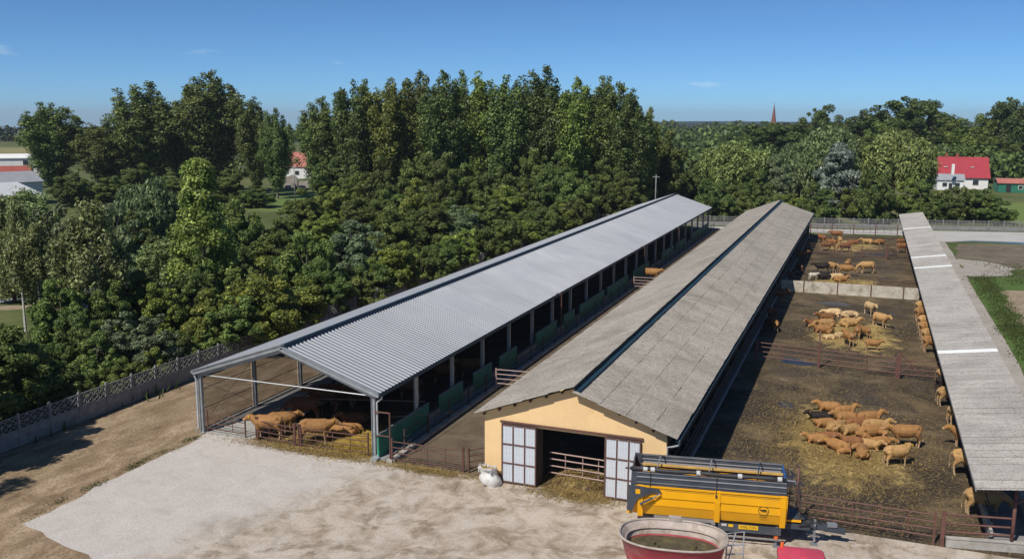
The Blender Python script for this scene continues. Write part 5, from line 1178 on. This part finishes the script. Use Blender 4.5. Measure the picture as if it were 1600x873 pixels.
for s in (-1, 1):
    for x in (-3.2, .42, L1-.12):
        MB().prism([(s*1.0, 1.02), (s*1.10, 1.02), (s*1.20, 1.6), (s*1.255, 2.05), (s*1.255, 2.66), (s*1.225, 2.66), (s*1.172, 2.0), (s*1.145, 1.62)], x-.13, x+.13, 'x').local('side_rib', 'yellow_paint', tl)
    MB().lohi((L0+.1, s*(HW+.001), 2.56), (L1, s*(HW+.05), 2.64)).local('top_rail', 'yellow_paint', tl)
# grey extension walls with pale rail
for s in (-1, 1):
    o = MB().prism([(s*(HW-.05), 2.645), (s*HW, 2.645), (s*(HW+.02), 3.30), (s*(HW-.04), 3.30)], L0+.12, L1, 'x').local('extension_wall', 'grey_paint', tl)
    for z in (2.78, 3.05, 3.26):
        for q in (s*(HW+.03), s*(HW-.065)): MB().lohi((L0+.15, q-.012, z), (L1-.03, q+.012, z+.045)).local('rail', 'grey_paint_light' if z != 3.05 else 'gutter_zinc', o)
MB().lohi((L1-.05, -HW+.06, 2.645), (L1, HW-.06, 3.30)).local('extension_wall', 'blue_paint', tl)
MB().prism([(L0-.12, 2.5), (L0+.12, 2.645), (L0+.30, 3.30), (L0-.1, 3.34)], HW-.10, HW+.04).local('rear_extension', 'grey_paint', tl)
MB().prism([(L0-.12, 2.5), (L0+.12, 2.645), (L0+.30, 3.30), (L0-.1, 3.34)], -HW-.04, -HW+.10).local('rear_extension', 'grey_paint', tl)
MB().prism([(L0-.12, 2.5), (L0-.06, 2.5), (L0-.04, 3.32), (L0-.1, 3.34)], -HW+.11, HW-.11).local('rear_extension', 'grey_paint', tl)
# tailgate and its lifting arms
MB().prism([(L0-.30, 1.10), (L0-.02, 1.10), (L0+.03, 2.45), (L0-.10, 2.45)], -1.08, 1.08).local('tailgate', 'yellow_paint', tl)
for s in (-1, 1):
    y0, y1 = (s*(HW+.045), s*(HW+.09))
    a = MB().prism([(L0-.28, 1.35), (L0-.05, 1.30), (L0+.22, 1.95), (L0+.85, 2.28), (L0+1.35, 2.35), (L0+1.25, 2.5), (L0+.2, 2.62), (L0-.22, 2.62)], min(y0, y1), max(y0, y1)).local('tailgate_arm', 'grey_paint', tl)
    MB().lohi((L0+.12, s*(HW+.092), 2.22), (L0+.34, s*(HW+.10), 2.45)).local('arm_window', 'yellow_paint', a)
    MB().tube([(L0+.35, s*(HW+.13), 1.72), (L0+.95, s*(HW+.13), 2.08)], .06, 8).local('hydraulic_cylinder', 'grey_paint', tl)
    MB().tube([(L0+.95, s*(HW+.13), 2.08), (L0+1.30, s*(HW+.13), 2.33)], .03, 8).local('piston_rod', 'chrome', tl)
# rolled tarpaulin, bows, timber ridge
rt = MB().tube([(L0-.15+i*.72, -HW+.02+.03*math.sin(i*2.1), 3.44+.025*math.sin(i*1.7)) for i in range(11)], [.10+.015*math.sin(i*3) for i in range(11)], 10).local('tarpaulin_roll', 'black_tarp', tl, True)
for x in (-3.1, -2.75, -.6, 1.3, 3.1): MB().tube([(x, -HW+.03, 3.445), (x+.2, -HW+.03, 3.445)], .118, 10).local('strap', 'white_tape', rt)
MB().tube([(L0-.4, -HW, 3.44), (L0-.1, -HW, 3.44)], .05, 8).local('crank', 'dark_steel', rt); MB().tube([(L1, -HW, 3.43), (L1+.35, -HW, 3.43), (L1+.38, -HW, 3.30)], .035, 8).local('crank', 'chrome', rt)
for x in (-2.5, -.05, 2.2):
    MB().bar((x, -HW+.04, 3.30), (x+.15, .1, 3.64), .05).bar((x+.15, .1, 3.64), (x+.28, HW-.04, 3.30), .05).local('tarpaulin_bow', 'grey_paint_light' if x < 0 else 'flashing_blue', tl)
MB().lohi((L0+.35, -.02, 3.18), (L1-.1, .10, 3.27)).local('timber_bar', 'timber_yellow', tl)
MB().lohi((L0+.35, HW-.30, 2.95), (L1-.1, HW-.24, 3.02)).local('inner_rail', 'gutter_zinc', tl)
for x in (-2.75, .35):
    MB().bar((x, -HW-.05, 3.38), (x, -HW-.05, 2.42), .035).box((x, -HW-.07, 2.4), (.08, .06, .12)).local('tarpaulin_strap', 'dark_steel', tl)
# crease line, chassis, guards, wheels
MB().lohi((L0+1.5, -HW-.004, 2.44), (.25, -HW+.01, 2.458)).local('seam', 'timber_dark', tl); MB().lohi((.6, -HW-.004, 2.44), (L1-.3, -HW+.01, 2.458)).local('seam', 'timber_dark', tl)
for s in (-1, 1):
    MB().lohi((L0+.2, s*.5-.07, .78), (L1+1.2, s*.5+.07, 1.05)).local('chassis_beam', 'grey_paint', tl)
    MB().prism([(L0+1.0, .92), (L0+1.02, 1.06), (L0+3.9, 1.06), (L0+3.92, .92), (L0+3.75, .92), (L0+3.7, 1.0), (L0+1.2, 1.0), (L0+1.15, .92)], s*.86, s*1.22).local('mudguard', 'grey_paint_light', tl)
    MB().lohi((.5, s*1.06-.03, .62), (L1-.15, s*1.06+.03, 1.0)).local('side_guard', 'grey_paint', tl)
    MB().lohi((.5, s*1.1-.02, .35), (L1-.15, s*1.1+.02, .41)).local('guard_rail', 'grey_paint_light', tl)
def wheel(parent, x, y, r, w, name='wheel', rim='grey_paint_light', side=1):
    o = put(name, None, parent, (x, y, r)); n = 24; m = MB()
    prof = [(r*.62, -w*.42), (r*.9, -w*.5), (r, -w*.36), (r, w*.36), (r*.9, w*.5), (r*.62, w*.42)]
    for i in range(n):
        a = 2*math.pi*i/n
        for q, yy in prof: m.v.append((q*math.cos(a), yy, q*math.sin(a)))
    for i in range(n):
        for j in range(5): a = i*6; b = ((i+1) % n)*6; m.f.append((a+j, a+j+1, b+j+1, b+j))
    m.local('tyre', 'black_rubber', o)
    MB().tube([(0, -w*.38, 0), (0, -w*.18, 0), (0, w*.18, 0), (0, w*.38, 0)], [r*.63, r*.5, r*.5, r*.63], 20).local('rim', rim, o)
    MB().tube([(0, -w*.4, 0), (0, w*.4, 0)], r*.16, 10).local('hub', 'dark_steel', o); return o
for x in (-1.95, -.55):
    for s in (-1, 1): wheel(tl, x, s*.92, .52, .42)
    MB().tube([(x, -.9, .52), (x, .9, .52)], .07, 8).local('axle', 'dark_steel', tl)
# front platform, drawbar, jack, hoses
MB().lohi((L1+.07, -.55, 1.25), (L1+.75, .75, 1.30)).local('front_platform', 'grey_paint', tl); MB().lohi((L1+.07, -.62, 1.16), (L1+.78, .8, 1.245)).local('platform_frame', 'yellow_paint', tl)
m = MB()
for x in (L1+.2, L1+.72):
    m.bar((x, -.5, 1.3), (x, -.5, 2.6 if x > L1+.5 else 3.1), .05); m.bar((x, .7, 1.3), (x, .7, 2.6), .05)
for z in (1.9, 2.3, 2.6): m.bar((L1+.2, -.5, z), (L1+.72, -.5, z), .04); m.bar((L1+.72, -.5, z), (L1+.72, .7, z), .04)
m.local('ladder_frame', 'dark_steel', tl)
MB().bar((L1+.4, -.5, .9), (L1+2.3, 0, .72), .14, .2).bar((L1+.4, .5, .9), (L1+2.3, 0, .72), .14, .2).bar((L1+1.9, 0, .72), (L1+2.9, 0, .62), .22, .24).local('drawbar', 'grey_paint', tl)
MB().tube([(L1+2.9, 0, .62), (L1+3.25, 0, .62)], .05, 8).local('drawbar_eye', 'dark_steel', tl)
MB().lohi((L1+2.05, -.16, .84), (L1+2.5, .16, .98)).local('coupling_box', 'grey_paint_light', tl)
MB().bar((L1+1.45, -.35, .2), (L1+1.45, -.35, 1.25), .1).box((L1+1.45, -.35, .03), (.3, .3, .06)).local('support_jack', 'grey_paint_light', tl)
MB().bar((L1-.35, -1.0, .0), (L1-.35, -1.0, 1.0), .08).box((L1-.35, -1.0, .03), (.26, .26, .06)).local('support_jack', 'grey_paint_light', tl)
MB().tube([(L1-.35, -1.0, .35), (L1-.35, -1.0, .55)], .1, 10).local('reflector', 'orange_lamp', tl)
for k in range(4):
    MB().tube([(L1+.7, -.1+.08*k, 1.2), (L1+1.1, -.25+.08*k, .95), (L1+1.5, -.2+.1*k, 1.15+.05*k), (L1+1.8, -.05+.1*k, .9)], .018, 5).local('hose', 'black_rubber', tl)
MB().bar((L1+.7, -.6, 1.0), (L1+1.7, -.75, 1.35), .12, .03).local('mud_flap', 'black_rubber', tl)
# emblem and plate
def text_mesh(body, size, mat):
    cu = bpy.data.curves.new('txt', 'FONT'); cu.body = body; cu.size = size; cu.align_x = 'CENTER'; cu.align_y = 'CENTER'; cu.extrude = .002; cu.resolution_u = 2
    ob = bpy.data.objects.new('txt', cu); col.objects.link(ob); dg = bpy.context.evaluated_depsgraph_get()
    me = bpy.data.meshes.new_from_object(ob.evaluated_get(dg)); bpy.data.objects.remove(ob); me.materials.clear(); me.materials.append(M(mat)); return me
em = MB(); n = 28
for i in range(n):
    a0, a1 = 2*math.pi*i/n, 2*math.pi*(i+1)/n
    em.add([(.24*math.cos(a0), 0, .24*math.sin(a0)), (.24*math.cos(a1), 0, .24*math.sin(a1)), (.215*math.cos(a1), 0, .215*math.sin(a1)), (.215*math.cos(a0), 0, .215*math.sin(a0))], [(0, 1, 2, 3)])
bull = [(-.17, .05), (-.13, .09), (-.10, .05), (-.04, .045), (.02, .075), (.09, .07), (.15, .03), (.16, -.08), (.13, -.08), (.12, .0), (.07, -.01), (.05, -.09), (.02, -.09), (.01, -.02), (-.05, -.01), (-.07, -.07), (-.10, -.07), (-.10, -.0), (-.15, .0)]
em.add([(x, 0, z) for x, z in bull], [tuple(range(len(bull)))])
lg = em.local('emblem', 'black_print', tl); lg.location = (2.55, -1.188, 1.83)
put('emblem_text', text_mesh('WIELTON', .085, 'black_print'), tl, (2.55, -1.165, 1.50), (R(84), 0, 0))
pl = MB().lohi((1.45, -1.105, .80), (2.35, -1.092, 1.0)).local('name_plate', 'plate_yellow', tl)
put('plate_text', text_mesh('WIELTON', .17, 'black_print'), pl, (1.90, -1.108, .90), (R(90), 0, 0))
MB().lohi((.98, -1.105, .86), (1.2, -1.092, .98)).local('sticker', 'plate_yellow', tl); MB().lohi((.66, -1.105, .88), (.9, -1.092, .99)).local('sticker', 'white_tape', tl)

# ---------------------------------------------------------------- red feed mixer (oval tub)
mx = thing('feed_mixer', 'dirty red oval feed mixer tub, cut by the lower edge of the picture', 'feed mixer', (-6.62, 36.2, 0), R(9))
def oval(a, b, z, n=40):
    out = []
    for i in range(n):
        t = 2*math.pi*i/n; c, s = math.cos(t), math.sin(t); out.append((a*math.copysign(abs(c)**.8, c), b*math.copysign(abs(s)**.8, s), z))
    return out
def loft(rings):
    n = len(rings[0]); m = MB(); v = [p for r in rings for p in r]; f = []
    for j in range(len(rings)-1):
        for i in range(n): f.append((j*n+i, j*n+(i+1) % n, (j+1)*n+(i+1) % n, (j+1)*n+i))
    return m.add(v, f)
loft([oval(1.55, .95, .75), oval(1.75, 1.1, 1.2), oval(2.0, 1.28, 2.0), oval(2.18, 1.42, 2.72), oval(2.24, 1.48, 2.76)]).local('tub', 'mixer_red', mx, True)
loft([oval(2.22, 1.46, 2.765), oval(2.10, 1.34, 2.72), oval(1.93, 1.2, 2.25)]).local('tub_lining', 'mixer_inside', mx, True)
loft([oval(1.94, 1.21, 2.26), oval(1.88, 1.14, 2.0), oval(1.7, 1.0, 1.75)]).local('worn_lining', 'mixer_red', mx, True)
m = MB(); ring = oval(1.93, 1.2, 2.18); m.v = [(0, 0, 2.22)]+ring; m.f = [(0, 1+i, 1+(i+1) % 40) for i in range(40)]; m.local('contents', 'mixer_feed', mx)
for a, b, z, r in ((2.23, 1.47, 2.80, .05), (1.98, 1.24, 2.50, .04)):
    pts = oval(a, b, z); m = MB(); m.tube(pts+[pts[0]], r, 8, False); m.local('rim_tube', 'mixer_inside', mx, True)
for s in (-1, 1):
    m = MB(); cx = s*.85
    m.tube([(cx, 0, 1.9), (cx, 0, 2.42)], [.22, .12], 10)
    for k in range(16):
        a = k*.55; r0 = .55-.024*k; m.add([(cx, 0, 2.0+.028*k), (cx+r0*math.cos(a), r0*math.sin(a), 1.98+.028*k), (cx+r0*math.cos(a+.55), r0*math.sin(a+.55), 2.01+.028*k)], [(0, 1, 2)])
    m.local('auger', 'mixer_feed', mx)
MB().lohi((-.25, 1.38, 2.74), (.28, 1.62, 2.95)).local('hopper_bracket', 'mixer_inside', mx)
MB().bar((-2.0, 0, .68), (2.9, 0, .62), .9, .18).bar((2.9, 0, .55), (3.6, 0, .5), .2, .2).local('chassis', 'dark_steel', mx)
for s in (-1, 1): wheel(mx, -.7, s*.92, .5, .34, rim='mixer_red')
ld = MB(); zt = 2.95
P0 = [(2.2, .3, .9), (2.2, .3, zt), (2.9, .6, zt), (2.9, .6, .9)]
ld.tube(P0, .035, 8)
for z in (1.2, 1.6, 2.0, 2.4): ld.tube([(2.2, .3, z), (2.9, .6, z)], .03, 6)
ld.tube([(2.55, .45, zt), (2.25, .2, 1.6)], .03, 6); ld.local('ladder', 'gutter_zinc', mx)

# ---------------------------------------------------------------- red tractor
tr = thing('tractor', 'red tractor of which only the cab roof shows at the lower edge', 'tractor', (-1.45, 36.05, 0), R(9))
def rounded_slab(m, x0, x1, y0, y1, z0, z1, r=.18):
    pts = []
    for cx, cy, a0 in ((x1-r, y1-r, 0), (x0+r, y1-r, 90), (x0+r, y0+r, 180), (x1-r, y0+r, 270)):
        for k in range(5): a = R(a0+k*22.5); pts.append((cx+r*math.cos(a), cy+r*math.sin(a)))
    n = len(pts); cxm, cym = (x0+x1)/2, (y0+y1)/2
    lv = [(1, z0), (1.0, z0+(z1-z0)*.55), (.965, z0+(z1-z0)*.85), (.90, z1)]
    for k, z in lv: m.v += [(cxm+(x-cxm)*k, cym+(y-cym)*k, z) for x, y in pts]
    for j in range(3):
        for i in range(n): m.f.append((j*n+i, j*n+(i+1) % n, (j+1)*n+(i+1) % n, (j+1)*n+i))
    m.f.append(tuple(range(n))[::-1]); m.f.append(tuple(3*n+i for i in range(n))); return m
rf_ = rounded_slab(MB(), -.92, .92, -.82, .82, 2.62, 2.88, .2).local('cab_roof', 'tractor_red', tr, True)
MB().lohi((.10, -.6, 2.882), (.13, .6, 2.895)).local('roof_rib', 'tractor_red', rf_); MB().lohi((-.6, -.45, 2.883), (-.05, .45, 2.91)).local('roof_hatch', 'tractor_red', rf_)
m = MB()
for x in (-.8, .75):
    for y in (-.72, .72): m.bar((x, y, 1.2), (x*.95, y*.98, 2.64), .08)
m.local('cab_frame', 'black_print', tr); MB().lohi((-.76, -.70, 1.25), (.71, .70, 2.60)).local('cab_glass', 'glass_dark', tr)
MB().lohi((-.9, -.45, .75), (2.7, .45, 1.0)).local('chassis', 'dark_steel', tr)
rounded_slab(MB(), .8, 2.85, -.46, .46, 1.0, 1.72, .15).local('bonnet', 'tractor_red', tr, True)
MB().tube([(.95, .62, 1.0), (.95, .62, 2.6)], .05, 8).local('exhaust', 'dark_steel', tr)
MB().tube([(-.72, .66, 2.88), (-.72, .66, 3.06)], .07, 10).local('beacon', 'orange_lamp', tr)
for s in (-1, 1):
    wheel(tr, -.35, s*.88, .85, .46, rim='tractor_red'); wheel(tr, 2.2, s*.80, .58, .36, rim='tractor_red')
    MB().prism([(-1.25, 1.2), (-.9, 1.75), (.1, 1.75), (.5, 1.2), (.4, 1.2), (.05, 1.68), (-.85, 1.68), (-1.15, 1.2)], s*.66, s*1.12).local('mudguard', 'tractor_red', tr)

# ---------------------------------------------------------------- white bulk bag
bg_ = thing('bulk_bag', 'crumpled white bulk bag leaning at the yellow gable beside the barn door', 'bag', (-18.3, 44.65, 0))
rn = random.Random(9); m = MB(); K = 22; rings = []
for z, r in ((0, .44), (.12, .52), (.35, .54), (.55, .47), (.68, .40), (.82, .44), (.95, .50), (1.06, .47)):
    rings.append([(r*(1+rn.uniform(-.13, .13))*math.cos(2*math.pi*i/K)*1.08-.22*z, r*(1+rn.uniform(-.13, .13))*math.sin(2*math.pi*i/K)-.10*z, z+rn.uniform(-.06, .06)+.10*math.cos(2*math.pi*i/K+2)*z) for i in range(K)])
loft(rings).local('bag_body', 'bag_white', bg_, True)
m = MB(); m.v = [(-.22, -.1, .78)]+[(x*.86, y*.86, z-.1) for x, y, z in rings[-1]]; m.f = [(0, 1+i, 1+(i+1) % K) for i in range(K)]; m.local('bag_filling', 'straw', bg_)
for a in (.6, 2.2, 3.9, 5.4):
    c, s = math.cos(a), math.sin(a); MB().tube([(.42*c-.22, .42*s-.1, .98), (.46*c-.22, .46*s-.1, 1.10), (.53*c-.22, .53*s-.1, 1.02), (.5*c-.2, .5*s-.1, .8)], .025, 5).local('lifting_loop', 'bag_white', bg_)

# ---------------------------------------------------------------- far buildings
def house(name, label, x, y, w, d, h, rh, rz, wall, roof, wins=(), door=None, over=.35, chim=(), skylights=(), cat='house', frame='wall_white'):
    """ridge along local x; the front faces local -y"""
    t = thing(name, label, cat, (x, y, 0), rz)
    m = MB(); m.lohi((-w/2, -d/2, 0), (w/2, d/2, h)); m.prism([(-d/2, h), (d/2, h), (0, h+rh-.1)], -w/2, w/2, 'x'); m.local('wall', wall, t)
    for s in (-1, 1):
        q = MB().add([(-w/2-over, s*(d/2+over), h-over*rh/(d/2)), (w/2+over, s*(d/2+over), h-over*rh/(d/2)), (w/2+over, 0, h+rh), (-w/2-over, 0, h+rh), (-w/2-over, s*(d/2+over), h+.14-over*rh/(d/2)), (w/2+over, s*(d/2+over), h+.14-over*rh/(d/2)), (w/2+over, 0, h+rh+.14), (-w/2-over, 0, h+rh+.14)], [(0, 1, 2, 3), (4, 5, 6, 7), (0, 1, 5, 4), (1, 2, 6, 5), (2, 3, 7, 6), (3, 0, 4, 7)])
        r = q.local('roof', roof, t)
        if s < 0:
            for cx in chim:
                o = MB().lohi((cx-.35, -.35, h+rh-.6), (cx+.35, .35, h+rh+1.0)).local('chimney', 'tile_red', r)
            for sx, f in skylights:
                yy = -(d/2)*(1-f); zz = h+rh*f; o = MB().bar((sx-.5, yy, zz+.2), (sx+.5, yy, zz+.2), .9, .12).local('skylight', 'plastic_white', r)
    for wx, wz, ww, wh in wins:
        f = MB().lohi((wx-ww/2-.1, -d/2-.06, wz-.1), (wx+ww/2+.1, -d/2-.002, wz+wh+.1)).local('window', frame, t)
        MB().lohi((wx-ww/2, -d/2-.09, wz), (wx+ww/2, -d/2-.061, wz+wh)).local('pane', 'glass_dark', f)
    if door: MB().lohi((door[0]-door[1]/2, -d/2-.08, 0), (door[0]+door[1]/2, -d/2-.002, door[2])).local('door', 'gap_shade', t)  # near-black panel; on the hall it paints the shade of its opening
    return t
LR = R(40)
house('hall', 'pale blue hall with a light low roof at the left edge', -169.7, 123.2, 40, 16, 4.2, 1.9, R(80), 'wall_blue', 'roof_pale', [(-13, 1.5, 3, 1.8), (-5, 1.5, 3, 1.8), (13, 1.5, 3, 1.8)], (6, 5, 4), .6, cat='hall')
house('grey_hall', 'grey roofed hall behind the pale blue hall', -186, 146, 30, 12, 5.2, 2.0, R(70), 'wall_white', 'roof_grey', [(-8, 2, 2, 1.2), (8, 2, 2, 1.2)], cat='hall')
house('village_house', 'white house with a flat front and small dark windows left of the lone poplar', -243, 212, 14, 11, 7.2, 1.0, R(40), 'wall_white', 'wall_white', [(2.0, 5.2, 1.4, 1.3), (5.2, 5.2, 1.4, 1.3)])
house('village_house', 'house with a red tiled roof in front of the white one', -222, 190, 10, 8, 3.4, 2.6, R(40), 'wall_cream', 'tile_red', [(-3, 1.2, 1.2, 1.3), (3, 1.2, 1.2, 1.3)], (0, 1.1, 2.1))
house('village_house', 'low house with a brown red roof at the left edge', -236, 184, 12, 9, 3.4, 2.6, R(60), 'wall_cream', 'tile_red', [(-3, 1.2, 1.2, 1.3), (3, 1.2, 1.2, 1.3)], (0, 1.1, 2.1))
house('village_house', 'steep pink red roofed house seen through the gap left of the poplar row', -148, 258, 13, 11, 6.0, 7.0, R(75), 'wall_cream', 'tile_pink', [(-3, 1.4, 1.3, 1.4), (3, 1.4, 1.3, 1.4)], (0, 1.1, 2.1))
house('village_house', 'lower pink roofed house beside the steep one in the poplar gap', -170, 262, 17, 10, 4.0, 4.2, R(20), 'wall_white', 'tile_pink', [(-5, 1.2, 1.3, 1.3), (0, 1.2, 1.3, 1.3), (5, 1.2, 1.3, 1.3)], (2.5, 1.1, 2.1))
house('village_house', 'cream house half hidden behind the middle of the poplar row', -62, 238, 14, 10, 5.5, 3.5, R(15), 'wall_cream', 'tile_red', [(-4, 1.4, 1.3, 1.4), (4, 1.4, 1.3, 1.4)], (0, 1.1, 2.1))
house('village_house', 'orange house wall above the far end of the open shed', -37.5, 262, 9, 9, 9.4, 1.0, R(30), 'wall_orange', 'tile_red', [(-2, 5.5, 1.2, 1.3), (2, 5.5, 1.2, 1.3)], (0, 1.1, 2.1))
house('village_house', 'small cream house with a blue roof behind the windswept willow', -3.6, 236, 6, 6, 4.6, 1.6, R(12), 'wall_cream', 'roof_blue', [(-1.4, 1.4, 1.0, 1.2), (1.4, 1.4, 1.0, 1.2)], (0, 1.0, 2.1))
house('village_house', 'white house with a bright red metal roof, skylights and chimneys on the right', 22.6, 300, 18.5, 11, 3.6, 5.2, R(4), 'wall_white', 'sheet_red', [(-6, 1.2, 1.5, 1.4), (-2, 1.2, 1.5, 1.4), (6, 1.2, 1.5, 1.4)], (2, 1.1, 2.1), .5, (-1.5, 1.4), ((-1.8, .45), (5.2, .45)))
house('annex', 'low annex with a grey roof in front of the red roofed house', 21.8, 291, 6.8, 5.5, 2.9, 1.4, R(4), 'wall_white', 'roof_grey', [(-1.5, 1.0, 1.2, 1.1), (1.8, 1.0, 1.2, 1.1)], (0, .9, 2.0), cat='annex')
MB().lohi((-.35, -5.2, 4.5), (.35, -4.2, 7.4)).local('chimney', 'wall_white', bpy.data.objects['annex'])
house('garden_shed', 'small shed with a red rounded roof at the right edge beyond the field', 37, 288, 7, 5, 2.6, 1.0, R(6), 'fence_green', 'tile_pink', [(2, 1, 1, .9)], (-1, 1.2, 2), cat='shed')
house('garden_shed', 'grey shed beside the red roofed one at the right edge', 43.5, 284, 6, 5, 2.4, .9, R(6), 'wall_white', 'roof_grey', [(1.6, 1, 1, .9)], (-1, 1.2, 2), cat='shed')
gf = thing('garden_fence', 'green panel fence at the right edge behind the sheds', 'fence', (47.5, 296, 0), R(5))
for i in range(12): MB().lohi((-14+i*2.4, -.04, .1), (-14+i*2.4+2.3, .04, 3.4)).local('panel', 'fence_green', gf); MB().lohi((-14+i*2.4-.1, -.08, 0), (-14+i*2.4, .08, 3.5)).local('post', 'dark_steel', gf)
# rubble walls by the meadow
rw = thing('ruin', 'broken pale stone walls behind the meadow in the poplar gap', 'ruin', (-140, 228, 0), R(22))
for k in range(9):
    rn = random.Random(k); x = -16+k*4; h = 1.6+2.4*rn.random(); MB().prism([(x, 0), (x+3.9, 0), (x+3.9, h*.8), (x+2.6, h), (x+1.2, h*.85), (x, h*.95)], -.25+.3*(k % 2), .25+.3*(k % 2)).local('wall_piece', 'wall_stone', rw)
    MB().box((x+2, -2-2*rn.random(), .4), (1.5, 1.1, .8), rn.random()*3).local('rubble_block', 'wall_stone', rw)
# church spire, mast, poles
ch = thing('church', 'distant church with a pointed red brick spire on the skyline', 'church', (-113.5, 1200, 0))
MB().lohi((-117, 1196, 0), (-110, 1203, 13)).build('tower', 'brick_spire', ch); MB().lohi((-113, 1204.1, 0), (-100, 1230, 12)).build('nave', 'brick_spire', ch)
MB().tube([(-113.5, 1199.5, 13), (-113.5, 1199.5, 15), (-113.5, 1199.5, 37)], [4.2, 3.0, .12], 8).build('spire', 'brick_spire', ch)
MB().tube([(-113.5, 1199.5, 36.8), (-113.5, 1199.5, 39.0)], .2, 6).build('cross', 'dark_steel', ch)
ms = thing('radio_mast', 'distant thin radio mast with a small platform above the right hand trees', 'mast', (102, 700, 0))
m = MB()
for k in range(12):
    z = k*3.7
    for a in range(3):
        c0, s0, c1, s1 = math.cos(a*2.1), math.sin(a*2.1), math.cos((a+1)*2.1), math.sin((a+1)*2.1); r = .9
        m.bar((r*c0, r*s0, z), (r*c0, r*s0, z+3.7), .16); m.bar((r*c0, r*s0, z), (r*c1, r*s1, z+3.7), .1)
m.local('lattice', 'gutter_zinc', ms); MB().tube([(0, 0, 40.5), (0, 0, 42.5)], [2.0, 2.3], 10).local('platform', 'gutter_zinc', ms)
for nm, lb, x, y, h in (('utility_pole', 'thin pole standing on the meadow in the poplar gap', -126.5, 185.7, 8.5), ('utility_pole', 'grey lamp pole behind the far end of the open shed', -38.5, 178.5, 9.0)):
    t = thing(nm, lb, 'pole', (x, y, 0)); MB().tube([(x, y, 0), (x, y, h)], [.14, .09], 8).build('pole', 'concrete_grey', t, True); MB().lohi((x-.7, y-.06, h-.5), (x+.7, y+.06, h-.38)).build('cross_arm', 'galvanised', t)
# white plastic sheets on the ground beyond the birches
for k, (x, y, a, w, d) in enumerate(((-84, 75, .6, 7, 1.6), (-79, 78.5, .3, 5, 1.4), (-88, 71, .5, 5, 1.3), (-77, 73.5, -.5, 4.5, 1.2))):
    rn = random.Random(k); m = MB(); nx, ny = 12, 4
    vs = [((i/nx-.5)*w+rn.uniform(-.1, .1), (j/ny-.5)*d+rn.uniform(-.15, .15), .06+rn.random()*.28) for j in range(ny+1) for i in range(nx+1)]
    m.add(vs, [(j*(nx+1)+i, j*(nx+1)+i+1, (j+1)*(nx+1)+i+1, (j+1)*(nx+1)+i) for j in range(ny) for i in range(nx)])
    o = tag(m.local('plastic_sheet', 'plastic_white', None), 'crumpled white plastic sheet on the ground behind the birches, %s' % ('second from the left', 'the farthest one', 'leftmost', 'nearest to the birch trunks')[k], 'sheet', 'white plastic sheets at the left'); o.location = (x, y, 0); o.rotation_euler = (0, 0, a)
# ---------------------------------------------------------------- thin summer haze
hz = bpy.data.materials.new('haze_air'); hz.use_nodes = True; ht = hz.node_tree; ht.nodes.clear()
pv_ = ht.nodes.new('ShaderNodeVolumePrincipled'); pv_.inputs['Color'].default_value = (.72, .82, .95, 1); pv_.inputs['Density'].default_value = .0001; pv_.inputs['Anisotropy'].default_value = .1
ho = ht.nodes.new('ShaderNodeOutputMaterial'); ht.links.new(pv_.outputs[0], ho.inputs['Volume'])
hm = MB().lohi((-6700, -6700, -125), (6700, 6800, 62)).mesh('haze', None); hm.materials.append(hz); tag(put('haze', hm), kind='stuff')
cy = scene.cycles; cy.max_bounces = 6; cy.diffuse_bounces = 3; cy.glossy_bounces = 2; cy.transmission_bounces = 3; cy.volume_bounces = 0; cy.transparent_max_bounces = 6
